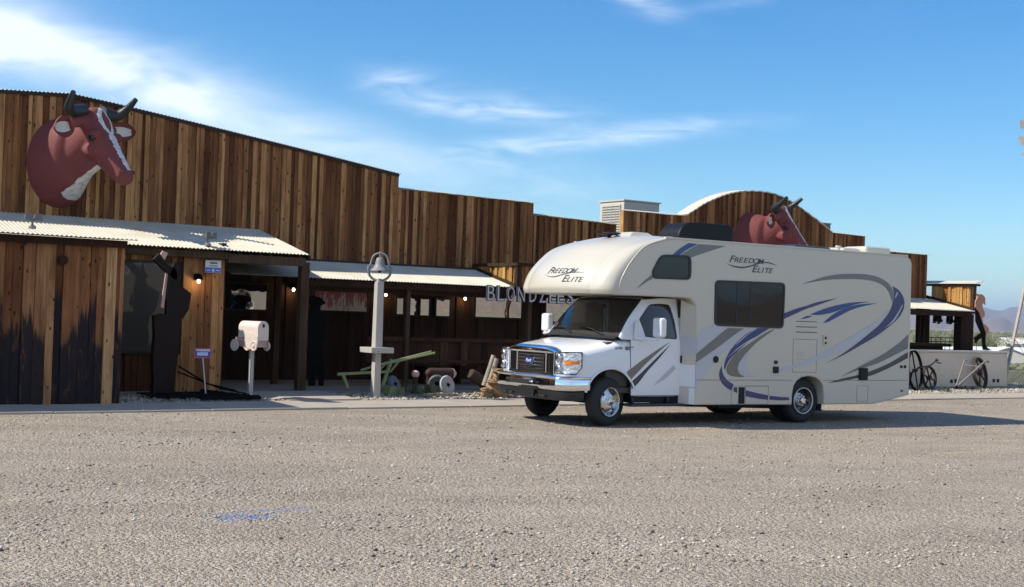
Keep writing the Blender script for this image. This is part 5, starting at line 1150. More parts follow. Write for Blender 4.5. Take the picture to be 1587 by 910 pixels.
mb = MB(); mb.tube(pts, .024, 10); mb.tube([V3(-.215, 0, zb_+.12), V3(-.20, 0, zb_+.19)], .026); mb.tube([V3(.215, 0, zb_+.12), V3(.20, 0, zb_+.19)], .026); mb.tube([(0, 0, tp-.02), (0, 0, zb_-.05)], [.07, .04]); mb.build('cradle', GREYMETAL, BL, smooth=1.)
pts = [V3(*p) for p in [(-.19, 0, zb_+.17), (-.165, 0, zb_+.24), (-.145, 0, zb_+.33), (-.09, 0, zb_+.40), (0, 0, zb_+.425), (.09, 0, zb_+.40), (.145, 0, zb_+.33), (.165, 0, zb_+.24), (.19, 0, zb_+.17)]]
mb = MB(); mb.tube(cr(pts, 3), .02, 8); mb.ball((0, 0, zb_+.44), .02, .02, .02); mb.build('yoke', GREYMETAL, BL, smooth=1.)
mb = MB(); mb.lathe([(.001, .345), (.05, .345), (.072, .32), (.082, .27), (.098, .20), (.135, .14), (.180, .105), (.185, .095), (.17, .098), (.12, .13), (.08, .2), (.06, .29), (.001, .30)], (0, 0, zb_), (0, 0, 1), 28, False); mb.tube([(0, 0, zb_+.34), (0, 0, zb_+.42)], .02); mb.build('bell', GREYMETAL, BL, smooth=1.)
mb = MB(); mb.ball((0, 0, zb_+.085), .03, .03, .03); mb.build('clapper', MATB, BL, smooth=1.)

# stage-coach mailbox
my0 = 21.0; q = onY(388, 600, my0); q.z = .045
MBX = thing('mailbox', 'cream mailbox shaped like a covered wagon with four spoked wheels on a white post', 'mailbox', tuple(q))
zt_ = onY(387, 541, my0).z-q.z; z1_ = onY(400, 498, my0-.2).z-q.z
mb = MB(); mb.box(-.036, .036, -.036, .036, -.05, zt_+.05); mb.build('post', POSTW, MBX, bevel=.005)
wmat = mat('aged_cream_paint', (.62, .52, .45), .65, var=.12, vscale=12)
mrot = R(17)
BXo = bpy.data.objects.new('wagon_box', None)
hw = .115; zb2 = zt_+.16; H2 = z1_-zb2-hw
def marc(x): return [(-hw, zb2), (-hw, zb2+H2)]+[(hw*math.cos(PI-PI*k/12), zb2+H2+hw*math.sin(PI*k/12)) for k in range(1, 12)]+[(hw, zb2+H2), (hw, zb2)]
rot = lambda p: Matrix.Rotation(mrot, 3, 'Z') @ Vector(p)
mb = MB(); mb.prism(marc(0), lambda a, b_, t: rot((a, t, b_)), -.27, .23); mb.build('mailbox_body', wmat, MBX, smooth=.5)
mb = MB(); mb.prism([(a*1.04, b_+(.006 if b_ > zb2+.01 else -.004)) for a, b_ in marc(0)], lambda a, b_, t: rot((a, t, b_)), -.285, -.271); dr_ = mb.build('mailbox_door', wmat, MBX, smooth=.5)
mb = MB(); mb.ball(rot((0, -.29, zb2+H2+.04)), .025, .008, .035); mb.build('door_mark', RUST, dr_)
mb = MB(); mb.prism([(-hw*.9, zb2-.12), (-hw*1.02, zb2+.04), (hw*1.02, zb2+.04), (hw*.9, zb2-.12)], lambda a, b_, t: rot((a, t, b_)), -.26, .30)
mb.build('wagon_bed', mat('faded_wagon_wood', (.40, .29, .24), .75, var=.2, vscale=10), MBX)
for sx__, sy__, r_ in ((-1, -.22, .075), (1, -.22, .075), (-1, .29, .092), (1, .29, .092)):
    c_ = rot((sx__*(hw+.028), sy__, zb2-.10)); ax_ = rot((1, 0, 0)); ux = Vector((0, 0, 1)); uy = ax_.cross(ux)
    mb = MB(); mb.tube([c_+(ux*math.cos(2*PI*k/20)+uy*math.sin(2*PI*k/20))*r_ for k in range(21)], .013, 6, False)
    for k in range(8): mb.tube([c_, c_+(ux*math.cos(2*PI*k/8)+uy*math.sin(2*PI*k/8))*r_], .008, 5)
    mb.lathe([(r_*.97, -.003), (r_*.97, .003)], c_, ax_, 20); mb.lathe([(.022, -.02), (.022, .02)], c_, ax_, 10); mb.build('wagon_wheel', wmat, MBX, smooth=.9)
mb = MB(); mb.tube([rot((-hw-.02, -.22, zb2-.10)), rot((hw+.02, -.22, zb2-.10))], .012); mb.tube([rot((-hw-.02, .29, zb2-.10)), rot((hw+.02, .29, zb2-.10))], .012); mb.tube([rot((0, -.2, zb2-.1)), rot((0, .36, zb2-.1))], .014); mb.build('axle', RUST, MBX)
# little lean-to driver figure omitted in favour of plain coach panels
mb = MB(); mb.prism([(-.30, zb2-.10), (-.30, zb2+.06), (-.16, zb2+.12), (.02, zb2+.12), (.05, zb2-.12), (-.1, zb2-.16)], lambda a, b_, t: rot((t, a, b_)), -hw-.022, -hw-.004); mb.build('side_panel', wmat, MBX)

# warning sign on a stake
y_ = 21.2; a_ = onY(301, 540, y_); c_ = onY(327, 555, y_); f_ = onY(320, 606, y_)
SG = thing('yard_sign', 'small blue and red yard sign on a thin leaning white stake', 'sign', (f_.x, y_, .045))
mb = MB(); mb.box(a_.x-f_.x, c_.x-f_.x, -.006, .006, c_.z-.045, a_.z-.045); pn = mb.build('panel', mat('sign_red', (.45, .10, .14), .5), SG)
w_, h_ = c_.x-a_.x, a_.z-c_.z; x0_ = a_.x-f_.x; z0_ = c_.z-.045
mb = MB(); mb.box(x0_+.02, x0_+w_-.02, -.009, -.0065, z0_+.02, z0_+h_-.02); mb.build('field', mat('sign_blue', (.035, .05, .32), .5), pn)
mb = MB(); mb.box(x0_+.05, x0_+w_-.06, -.0115, -.0095, z0_+.04, z0_+h_*.60); mb.build('text_block', mat('sign_pale', (.45, .55, .80), .5), pn)
vs, fs = text_mesh('WARNING', .060, 0, .002); tw = max(v[0] for v in vs); mb = MB(); mb.add([(x0_+.03+v[0]*(w_-.06)/tw, -.0115, z0_+h_*.70+v[1]*.9) for v in vs], fs); mb.build('lettering', mat('sign_white', (.8, .8, .85), .5), pn, recalc=False)
mb = MB(); mb.tube([((x0_+w_/2), .012, z0_+h_*.5), (0, .0, 0)], .011, 6); mb.build('stake', mat('stake_white', (.60, .55, .56), .6), SG)

# wall plaque
a_ = onY(318.5, 403, 22.37); c_ = onY(342, 423.5, 22.37)
PQ = thing('wall_sign', 'white over blue metal plaque on the board wall near the entry', 'sign', (a_.x, 22.37, c_.z)); w_, h_ = c_.x-a_.x, a_.z-c_.z
mb = MB(); mb.box(0, w_, -.008, .02, 0, h_); pn = mb.build('panel', mat('plaque_white', (.62, .64, .66), .5), PQ)
mb = MB(); mb.box(.004, w_-.004, -.011, -.0085, .004, h_*.42); mb.build('blue_band', mat('plaque_blue', (.05, .12, .42), .5), pn)
mb = MB(); mb.box(w_*.28, w_*.75, -.011, -.0085, h_*.72, h_*.84); mb.box(w_*.22, w_*.8, -.011, -.0085, h_*.52, h_*.58); mb.box(w_*.3, w_*.7, -.04, .0, h_*1.0, h_*1.05); mb.build('dark_print', DEC_K, pn)
mb = MB(); mb.lathe([(.028, 0), (.001, .001)], (w_*.5, -.0115, h_*.2), (0, -1, 0), 14); mb.box(w_*.08, w_*.3, -.013, -.0115, h_*.16, h_*.24); mb.box(w_*.68, w_*.92, -.013, -.0115, h_*.16, h_*.24); mb.build('pale_print', mat('plaque_pale', (.45, .52, .7), .5), pn)

# wall lamps
lamps = []
def wlamp(u, v, y, label):
    p = onY(u, v, y-.12)
    if not lamps:
        t_ = thing('wall_lamp', label, 'lamp', tuple(p), 0, 'lit lamps on the porch walls')
        mb = MB(); mb.box(-.05, .05, .08, .12, .02, .14); mb.tube([(0, .1, .10), (0, .0, .09)], .012); mb.build('bracket', DSTEEL, t_)
        mb = MB(); mb.lathe([(.03, .13), (.05, .11), (.085, .03), (.08, .03), (.045, .105), (.001, .12)], (0, 0, 0), (0, 0, 1), 18, False); mb.build('lamp_shade', DSTEEL, t_, smooth=.8)
        mb = MB(); mb.ball((0, -.0, .0), .028, .028, .034); mb.build('bulb', BULB, t_, smooth=2.)
        ld = bpy.data.lights.new('bulb_light', 'POINT'); ld.energy = 1.5; ld.color = (1, .72, .42); ld.shadow_soft_size = .04
        lo = bpy.data.objects.new('bulb_light', ld); COL.objects.link(lo); lo.parent = t_; lo.location = (0, -.06, -.03)
        lamps.append(t_); return t_
    t_ = copy_tree(lamps[0]); t_.location = p; t_['label'] = label; lamps.append(t_); return t_
wlamp(308, 436, 22.40, 'lit wall lamp on the light brown boards beside the blue and white plaque')
wlamp(455, 449, 25.55, 'lit wall lamp in the dark entry, just left of the timber corner post')
wlamp(598, 457, 25.55, 'lit wall lamp right of the bell post, beside the narrow window')
wlamp(721, 463, 25.55, 'lit wall lamp left of the window under the sign letters')
# floodlights on the porch roof
FL = None
for u, v, y, lb in ((50, 352, 21.9, 'twin grey floodlight on the flat tin roof below the big cow head'), (322, 379, 22.35, 'grey floodlight near the edge of the tin roof above the plaque')):
    p = onY(u, v, y)
    if FL is None:
        FL = thing('floodlight', lb, 'floodlight', tuple(p), 0, 'floodlights on the porch roofs'); t_ = FL
        mb = MB(); mb.lathe([(.06, -.03), (.06, .01), (.03, .03)], (0, 0, 0), (0, 0, 1), 12); mb.tube([(0, 0, 0), (0, 0, .12)], .02); mb.tube([(-.10, 0, .12), (.10, 0, .12)], .016); mb.build('base', GREYMETAL, t_, smooth=.6)
        for s_ in (-1, 1): mb = MB(); mb.hexa([(.02*s_, -.09, .10), (.14*s_, -.09, .10), (.13*s_, .02, .13), (.03*s_, .02, .13), (.02*s_, -.09, .22), (.14*s_, -.09, .22), (.13*s_, .02, .20), (.03*s_, .02, .20)]); mb.build('lamp_head', mat('flood_grey', (.10, .10, .11), .5) if s_ < 0 else bpy.data.materials['flood_grey'], t_, bevel=.008)
    else: t_ = copy_tree(FL); t_.location = p; t_['label'] = lb; t_.rotation_euler = (0, 0, .5)

# flat cut-out pieces on a plane y = const, outline given in photo pixels
def cutpoly(pts, y, th, mt, name, root, n=0):
    P = [onY(u, v, y) for u, v in pts]; P = [(p.x, p.z) for p in P]
    if n: P = [tuple(q) for q in cr(P, n, True)]
    mb = MB(); mb.prism(P, lambda a, b_, t: (a-root.location.x, t, b_-root.location.z), -th/2, th/2); return mb.build(name, mt, root)
SCUL = mat('brown_black_steel', (.020, .012, .009), .8, spec=.2, var=.45, vscale=5)
ST_ = thing('steel_sculpture', 'tall dark steel figure of angular plates leaning beside the annex window', 'sculpture', (onY(258, 600, 21.55).x, 21.55, .05))
cutpoly([(234, 622), (236, 590), (235, 560), (238, 520), (237, 489), (250, 486), (262, 490), (278, 492), (279, 506), (276, 512), (279, 522), (275, 545), (270, 580), (268, 600), (270, 620)], 21.55, .14, SCUL, 'trunk', ST_)
cutpoly([(256, 488), (259, 430), (268, 412), (270, 406), (275, 440), (286, 448), (295, 455), (291, 480), (282, 494)], 21.55, .10, SCUL, 'torso', ST_)
cutpoly([(237, 402), (246, 393), (258, 410), (272, 418), (278, 428), (270, 434), (252, 418)], 21.55, .10, SCUL, 'head', ST_)
cutpoly([(262.5, 415), (265.5, 418), (258, 478), (253.5, 476)], 21.40, .03, PALEPINK, 'pale_edge', ST_)
cutpoly([(247.5, 402), (256, 388.5), (264, 392), (254.5, 411)], 21.42, .04, PALEPINK, 'pale_plate', ST_)
mb = MB(); c_ = onY(250, 440, 21.55); 
mb.tube([(.15, -.1, .55), (.65, -.2, .25), (1.2, -.15, .12)], .016, 6); mb.tube([(.15, -.1, .45), (.9, -.2, .16), (1.5, -.1, .05)], .014, 6); mb.build('rod', DSTEEL, ST_)

# black iron harrow on the gravel
p = onZ(310, 618, .05); HW = thing('iron_harrow', 'black iron spike harrow lying on the stones at the foot of the yard sign', 'farm tool', (p.x, 20.95, .05))
mb = MB()
for k in range(6): mb.beam((-.75+.28*k, -.25, .05), (-.60+.24*k, .75, .07), .035)
for k in range(5): mb.beam((-.95, -.25+.25*k, .07), (.85-.12*k, -.25+.25*k, .08), .03)
mb.build('frame', DSTEEL, HW)
mb = MB(); mb.tube([(.85, -.30, .05), (-.2, -.32, .05)], .028, 8); mb.tube([(.85, -.30, .05), (.25, .9, .10)], .028, 8)
mb.build('draw_bar', DSTEEL, HW)
mb = MB()
for k in range(6):
    for j in range(4): x = -.72+.28*k+.02*j; y = -.2+.3*j; mb.tube([(x, y, .12), (x, y, .0)], [.014, .006], 5)
mb.build('spikes', DSTEEL, HW)
# dark cowboy cut-out leaning by the timber post
CW = thing('cowboy_cutout', 'dark flat cut-out of a leaning cowboy standing in the porch shade', 'cut-out figure', (onY(488, 590, 23.6).x, 23.6, .10))
cutpoly([(478, 598), (478, 560), (474, 530), (473, 500), (476, 482), (484, 476), (480, 470), (472, 468), (484, 458), (498, 462), (505, 470), (497, 474), (496, 480), (503, 490), (505, 512), (500, 540), (503, 570), (501, 598), (494, 598), (491, 565), (488, 598)], 23.6, .03, DSTEEL, 'figure', CW, 0)
# green horse-drawn plow
y_ = 21.9; GP = thing('green_plow', 'pale green painted walking plow with long handles behind the bell post', 'plow', (onY(560, 600, y_).x, y_, .05))
def gp(u, v, y=None): q = onY(u, v, y or y_); return (q.x-GP.location.x, q.y-GP.location.y, q.z-.05)
mb = MB(); mb.beam(gp(523, 580), gp(601, 576), .035, .05); mb.build('beam', GREENP, GP)
mb = MB(); mb.tube([gp(559, 574, 22.2), gp(600, 562, 22.2), gp(668, 545, 22.2)], .022, 8); mb.build('handle', GREENP, GP)
mb = MB(); mb.tube([gp(575, 568, 21.6), gp(615, 560, 21.6), gp(674, 547, 21.6)], .022, 8); mb.build('handle', GREENP, GP)
mb = MB(); mb.beam(gp(531, 580), gp(539, 601), .05, .05); mb.build('leg', GREENP, GP)
mb = MB(); mb.beam(gp(607, 557), gp(600, 576), .07, .05); mb.beam(gp(600, 576), gp(592, 601), .055, .06); mb.beam(gp(618, 560), gp(604, 577), .03, .03); mb.beam(gp(586, 575), gp(600, 562), .03, .03); mb.build('standard', GREENP, GP)
mb = MB(); a_ = gp(590, 604); c_ = gp(614, 604); mb.hexa([(a_[0], -.35, 0), (c_[0], -.35, 0), (c_[0], -.05, 0), (a_[0], -.05, 0), (a_[0]+.03, -.33, .16), (c_[0]-.0, -.33, .14), (c_[0], -.05, .14), (a_[0]+.03, -.05, .18)]); mb.build('base_block', GREENP, GP, bevel=.01)
# rusty capped posts
RP = None
for u, vb, vt_, lb, mt_ in ((643, 606, 574, 'short rusty post with a pale worn rounded cap beside the weeds', 0), (664.5, 604, 572, 'short dark rusty post with rounded cap next to the lying cylinder', 1)):
    yy = 22.0; p = onY(u, vb, yy); h_ = onY(u, vt_, yy).z-.05; t_ = thing('iron_post', lb, 'post', (p.x, yy, .05), 0, 'short rusty iron posts in the gravel bed')
    mb = MB(); mb.lathe([(.085, 0), (.085, .04), (.055, .05), (.052, h_-.14), (.065, h_-.12)], (0, 0, 0), (0, 0, 1), 16); mb.build('shaft', RUST, t_, smooth=.6)
    mb = MB(); mb.lathe([(.06, h_-.13), (.078, h_-.10), (.078, h_-.05), (.05, h_-.01), (.001, h_)], (0, 0, 0), (0, 0, 1), 16); mb.build('cap', PALEPINK if mt_ == 0 else RUST, t_, smooth=.8)
# lying cylinder with pale nose
p = onY(686, 579, 22.3); CYL = thing('iron_tank', 'rusty iron tank lying on its side with a pale pink domed end', 'tank', (p.x, 22.3, p.z)); mb = MB(); mb.lathe([(.08, -.36), (.115, -.33), (.115, .20)], (0, 0, 0), (1, 0, 0), 20); mb.build('shell', RUST, CYL, smooth=.6)
mb = MB(); mb.lathe([(.114, .201), (.10, .25), (.05, .30), (.001, .31)], (0, 0, 0), (1, 0, 0), 20); mb.build('domed_end', PALEPINK, CYL, smooth=.8); mb = MB(); mb.box(-.35, -.28, -.12, .12, -p.z+.05, -.1); mb.box(.05, .12, -.12, .12, -p.z+.05, -.1); mb.build('cradle', RUST, CYL)
# worn discs
def disc(u, v, y, r_, lb, cat, mt, tilt, rz=0.):
    p = onY(u, v, y); t_ = thing('iron_wheel_disc', lb, cat, (p.x, y, max(.05+r_*.9, p.z)), rz); ax_ = Vector((math.sin(tilt)*.3, -1, math.sin(tilt))).normalized()
    mb = MB(); mb.lathe([(r_*.28, .03), (r_*.9, .05), (r_, .02), (r_, -.02), (r_*.9, -.05), (r_*.28, -.03), (r_*.28, .03)], (0, 0, 0), ax_, 28, False); d_ = mb.build('rim_disc', mt, t_, smooth=.7)
    mb = MB(); mb.lathe([(r_*.27, -.02), (.001, -.02)], (0, 0, 0), ax_, 20); mb.lathe([(r_*.10, -.02), (r_*.10, .06), (.001, .06)], (0, 0, 0), ax_, 12, False); mb.build('hub', DSTEEL, t_); return t_
disc(693, 597, 21.5, .19, 'pale round iron disc with a dark centre hole standing in the gravel', 'machine part', mat('pale_worn_iron', (.38, .37, .36), .7, var=.3, vscale=9), .25, .3)
disc(677, 594, 21.7, .17, 'dark ring shaped iron part leaning behind the pale disc', 'machine part', mat('dark_grey_iron', (.09, .09, .095), .6, var=.3, vscale=9), -.2, -.4)
disc(611, 597, 22.1, .19, 'grey iron drum wheel lying just right of the plow base', 'machine part', mat('mid_grey_iron', (.16, .165, .18), .6, var=.4, vscale=12), .5, .5)
mb = MB(); mb.rn = .6; a_ = onY(655, 605, 21.2); c_ = onY(705, 607, 21.2); mb.beam((a_.x, 21.2, .09), (c_.x, 21.15, .085), .07, .05); tag(mb.build('fallen_plank', WOODG), 'weathered plank lying in the gravel in front of the discs', 'plank')
# leaning posts and split log stack
def leanpost(u0, v0, u1, v1, y, r_, mt, name, lb, grp=None):
    a_ = onY(u0, v0, y); c_ = onY(u1, v1, y); a_.z = max(a_.z, .05); mb = MB(); mb.rn = .8; mb.tube([a_, a_.lerp(c_, .5)+Vector((.008, 0, 0)), c_], [r_, r_*.96, r_*.9], 9); o = mb.build(name, mt, smooth=.9); return tag(o, lb, 'post', grp)
leanpost(750, 598, 765, 551, 21.5, .055, WOODG, 'fence_post', 'bleached round post leaning against the log stack, the taller of the pair', 'weathered posts by the log stack')
leanpost(756, 600, 770, 556, 21.35, .05, WOODG, 'fence_post', 'shorter bleached post leaning just in front of its taller mate', 'weathered posts by the log stack')
p = onY(742, 588, 22.2); mb = MB(); mb.lathe([(.10, -.25), (.12, -.2), (.12, .2), (.10, .25)], (p.x, 22.2, p.z), (.9, 0, -.5), 16); tag(mb.build('rusty_pipe', RUST, smooth=.6), 'rusty pipe section leaning in the shade left of the leaning posts', 'pipe')
LG = thing('log_stack', 'stack of split tree stumps and slabs beside the motorhome bumper', 'wood pile', (onY(774, 605, 20.95).x, 20.95, .05))
random.seed(4)
def chunk(cx, cy, z0_, z1_, r_, sq=.8, name='stump'):
    n = 14; rs_ = [r_*(.82+.3*random.random()) for _ in range(n)]; mb = MB(); vs = []; fs = []
    L_ = 6
    for j in range(L_+1):
        k = j/L_; z = lerp(z0_, z1_, k)
        for i in range(n): a_ = 2*PI*i/n; rr = rs_[i]*(1+.10*math.sin(k*9+i*1.3))*(1-.12*abs(k-.5)); vs.append((cx+math.cos(a_)*rr, cy+math.sin(a_)*rr*sq, z+.02*math.sin(i*2.1)*(1 if j in (0, L_) else .3)))
    for j in range(L_):
        for i in range(n): a_ = j*n+i; b_ = j*n+(i+1) % n; fs.append((a_, b_, b_+n, a_+n))
    fs += [list(range(n))[::-1], [len(vs)-n+k for k in range(n)]]; mb.add(vs, fs); return mb.build(name, LOGSTONE, LG, smooth=.8)
chunk(.02, 0, 0, .26, .24); chunk(-.02, 0, .27, .32, .27, name='slab'); chunk(.04, .02, .33, .47, .17); chunk(.08, 0, .475, .53, .25, name='slab'); chunk(-.33, -.05, 0, .10, .13); chunk(-.33, -.05, .105, .17, .12)
# weeds
random.seed(9); mb = MB()
def weed(x, y, h, n):
    for _ in range(n):
        a_ = random.uniform(0, 2*PI); l = h*random.uniform(.4, 1.); sx__ = random.uniform(.1, .45); b0 = Vector((x+random.uniform(-.05, .05), y+random.uniform(-.05, .05), .05)); tp_ = b0+Vector((math.cos(a_)*sx__*l, math.sin(a_)*sx__*l, l)); mb.tube([b0, b0.lerp(tp_, .5)+Vector((0, 0, .03)), tp_], [.003, .003, .001], 3)
        for k in range(random.randint(3, 7)):
            q = b0.lerp(tp_, random.uniform(.3, 1)); d = Vector((random.uniform(-1, 1), random.uniform(-1, 1), random.uniform(-.2, .8)))*.035; w_ = d.cross(Vector((0, 0, 1)))*.4; mb.rn = random.random(); mb.add([q, q+d*.5+w_, q+d, q+d*.5-w_], [(0, 1, 2, 3)])
    mb.rn = 0
for u in (619, 625, 631, 637, 645, 652, 656, 661, 668): q = onY(u, 606, 21.5+random.uniform(-.3, .3)); weed(q.x, q.y, random.uniform(.15, .38), 9)
for _ in range(26): weed(random.uniform(12.9, 16.5), random.uniform(20.7, 21.6), random.uniform(.03, .08), 5)
for _ in range(20): weed(random.uniform(27.5, 31.5), random.uniform(20.8, 22.), random.uniform(.06, .2), 6)
WEED = bpy.data.materials.new('weed_leaf'); WEED.use_nodes = True; t = WEED.node_tree; at = N(t, 'ShaderNodeAttribute'); at.attribute_name = 'rnd'; L(t, ramp(t, at.outputs['Fac'], [(0, (.06, .09, .03)), (.6, (.09, .14, .045)), (1, (.22, .22, .10))]), t.nodes['Principled BSDF'].inputs['Base Color']); t.nodes['Principled BSDF'].inputs['Roughness'].default_value = .8
tag(mb.build('weeds', WEED, recalc=False), 'scattered green weeds and dry tufts growing in the gravel bed', 'weeds', kind='stuff')

# letters of the sign
SN = thing('letter_sign', 'row of grey metal letters reading BLONDZEES hung under the porch eave', 'sign', (onY(763, 455, 22.78).x, 22.78, 1.95))
lm = mat('letter_grey', (.50, .49, .50), .5, var=.15, vscale=8); lk = mat('letter_edge', (.035, .037, .045), .5)
word = 'BLONDZEES'; us = [754, 769.5, 785, 801, 819, 834.5, 850, 862.5, 876.5]
for c_, u in zip(word, us):
    v_b = 466 + (u-754)*.045; p = onY(u, v_b, 22.78); h_ = .335
    vs, fs = text_mesh(c_, 1., 0, .035); mx_ = max(v[0] for v in vs); mn = min(v[0] for v in vs); my_ = max(v[1] for v in vs); m0 = min(v[1] for v in vs)
    wd = .20; tr = lambda v, y, g_=0.: (p.x-SN.location.x+(v[0]-mn)/(mx_-mn)*wd, y, p.z-SN.location.z+(v[1]-m0)/(my_-m0)*h_)
    mb = MB(); nv = len(vs); mb.add([tr(v, -.02) for v in vs]+[tr(v, .03) for v in vs], fs+[[nv+i for i in f[::-1]] for f in fs])
    ec = {}
    for f in fs:
        for a_, b_ in zip(f, f[1:]+f[:1]): ec[(a_, b_)] = ec.get((a_, b_), 0)+1
    mb.mi = 1
    for (a_, b_) in ec:
        if (b_, a_) not in ec: mb.add([tr(vs[a_], -.02), tr(vs[b_], -.02), tr(vs[b_], .03), tr(vs[a_], .03)], [(0, 1, 2, 3)])
    lo = mb.build('letter', [lk, lk], SN, recalc=False)
    vs, fs = text_mesh(c_, 1., 0, -.012); mb = MB(); a0, a1, b0_, b1 = min(v[0] for v in vs), max(v[0] for v in vs), min(v[1] for v in vs), max(v[1] for v in vs)
    mb.add([(p.x-SN.location.x+.012+(v[0]-a0)/(a1-a0)*(wd-.024), -.0225, p.z-SN.location.z+.016+(v[1]-b0_)/(b1-b0_)*(h_-.032)) for v in vs], fs); mb.build('letter_face', lm, lo, recalc=False)
# cooler box on the roof
y_ = 27.2; a_ = onY(967.5, 311, y_); c_ = onY(1022, 316, y_); AC = thing('rooftop_cooler', 'beige boxy rooftop cooler with a louvred side behind the false front', 'air cooler', (a_.x, y_, 2.9))
w_ = c_.x-a_.x; z_ = a_.z-2.9; dp = 1.05
mb = MB(); mb.box(0, w_, 0, dp, 0, z_); mb.build('cabinet', BEIGEM, AC, bevel=.01)
mb = MB(); mb.box(-.015, -.003, .12, dp-.12, z_-1.1, z_-.10); lv = mb.build('louvre_frame', LOUV, AC)
mb = MB()
for k in range(14): z = z_-.12-k*.07; mb.beam((-.022, .14, z), (-.022, dp-.14, z), .012, .03)
for k in range(5): y = .14+k*(dp-.28)/4; mb.box(-.028, -.016, y-.008, y+.008, z_-1.08, z_-.12)
mb.build('slats', BEIGEM, lv)
mb = MB(); mb.box(-.03, w_+.03, -.03, dp+.03, z_, z_+.035); mb.build('lid', BEIGEM, AC)
y_ = 27.5; a_ = onY(1268, 346, y_); c_ = onY(1287, 352, y_); V2 = thing('roof_ventilator', 'small grey box just visible behind the right slope of the curved gable', 'roof vent', (a_.x, y_, 3.)); mb = MB(); mb.box(0, c_.x-a_.x, 0, .6, 0, a_.z-3.); mb.build('cabinet', LOUV, V2); mb = MB(); mb.box(-.02, c_.x-a_.x+.02, -.02, .62, a_.z-3., a_.z-2.97); mb.build('lid', GREYMETAL, V2)

# painted cow-girl cut-out at the end of the bar
c8 = (4.55, 1400, 420)
CG = thing('cowgirl_cutout', 'tan and black flat cut-out of a leaning cowgirl standing on the plaster wall', 'cut-out figure', (onY(1515, 540, 22.4).x, 22.4, PW.z+.02))
cutpoly(g(c8, [(513, 158), (530, 166), (548, 162), (566, 176), (576, 194), (574, 215), (577, 240), (566, 226), (555, 234), (558, 262), (570, 290), (572, 318), (554, 332), (560, 368), (585, 388), (600, 408), (598, 436), (574, 440), (560, 400), (542, 350), (526, 300), (505, 255), (507, 215), (524, 182)]), 22.40, .03, CUTPINK, 'torso', CG)
cutpoly(g(c8, [(500, 262), (524, 292), (541, 345), (560, 400), (573, 440), (570, 480), (572, 520), (582, 540), (612, 561), (556, 557), (551, 530), (546, 470), (525, 482), (500, 510), (494, 470), (540, 435), (520, 395), (503, 350)]), 22.43, .03, DSTEEL, 'legs', CG)
# boots hanging from the bar eave
BT = None
for k, (u, v) in enumerate(((1450, 487), (1456, 488), (1470, 488), (1474, 489), (1482, 488), (1491, 488))):
    y = 23.12; p = onY(u, v+3, y)
    lb = ('leftmost hanging boot of the row under the bar eave', 'second hanging boot from the left under the bar eave', 'third hanging boot, left of the gap centre under the bar eave', 'fourth boot, close beside the third under the bar eave', 'fifth hanging boot from the left under the bar eave', 'rightmost hanging boot, in front of the bar pier')[k]
    if BT is None:
        BT = thing('hanging_boot', lb, 'boot', (p.x, y, p.z), 0, 'boots hanging under the bar eave'); mb = MB(); mb.prism([(-.06, .16), (-.07, -.05), (-.08, -.15), (.02, -.16), (.12, -.15), (.17, -.12), (.14, -.08), (.06, -.05), (.05, .16)], lambda a, b_, t: (a, t, b_), -.045, .045); mb.build('shaft', DSTEEL, BT, bevel=.02); mb = MB(); mb.box(-.08, -.02, -.04, .04, -.20, -.158); mb.build('heel', MATB, BT); mb = MB(); mb.tube([(0, 0, .15), (0, 0, .20)], .006, 5); mb.build('hook', MATB, BT)
    else: o = copy_tree(BT); o.location = (p.x, y, p.z); o['label'] = lb; o.rotation_euler = (0, 0, random.uniform(-.6, .6))
# wheels and old farm tools in front of the plaster wall
def spoked(c, r_, ax_, nsp, mt, rim=.02, hub=.05, name='wagon_wheel', lb='', cat='wheel', grp=None, curved=False):
    t_ = thing(name, lb, cat, tuple(c), 0, grp); ax_ = Vector(ax_).normalized(); ux = (Vector((0, 0, 1))-ax_*ax_.z).normalized(); uy = ax_.cross(ux)
    pt = lambda a_, q: (ux*math.cos(a_)+uy*math.sin(a_))*q
    mb = MB(); mb.lathe([(r_, -rim*1.6), (r_, rim*1.6), (r_-rim*1.3, rim*1.6), (r_-rim*1.3, -rim*1.6), (r_, -rim*1.6)], (0, 0, 0), ax_, 40, False); mb.build('rim', mt, t_, smooth=.6)
    mb = MB(); mb.lathe([(hub, -.06), (hub, .06)], (0, 0, 0), ax_, 14); mb.build('hub', mt, t_, smooth=.6)
    for k in range(nsp): a_ = 2*PI*k/nsp+.2; mb = MB(); mb.tube([pt(a_, hub*.8), pt(a_+(.15 if curved else 0), r_*.5), pt(a_, r_-.01)], rim*.9, 6); mb.build('spoke', mt, t_, smooth=.9)
    return t_
GW = 'old iron wheels against the plaster wall'
spoked((onY(1517, 579, 22.15).x, 22.12, .05+.43), .43, (.25, -1, .22), 5, RUST, .028, .07, lb='largest rusty spoked wheel leaning on the plaster wall behind the crossed handles', grp=GW)
spoked((onY(1440, 584, 21.9).x, 21.9, .05+.31), .31, (.1, -1, .15), 6, RUST, .024, .05, lb='small rusty spoked wheel beside the big dark hoop', grp=GW)
spoked((onY(1418, 576, 21.6).x, 21.6, .05+.52), .52, (.35, -1, .12), 4, DSTEEL, .022, .04, lb='large dark hoop wheel half hidden behind the motorhome rear', grp=GW)
mat('weathered_galvanised_dark', (.20, .18, .165), .7, var=.15, vscale=6)
y_ = 21.7; AP = thing('plow_handles', 'grey crossed plow handles standing in front of the largest wheel', 'plow', (onY(1486, 600, y_).x, y_, .05))
def app(u, v, y=y_): q = onY(u, v, y); return (q.x-AP.location.x, y-AP.location.y, q.z-.05)
mb = MB(); mb.tube(cr([app(1482, 598), app(1489, 577), app(1494.5, 560), app(1498, 558.5)], 4), .022, 8); mb.build('handle', bpy.data.materials['weathered_galvanised_dark'], AP, smooth=1.)
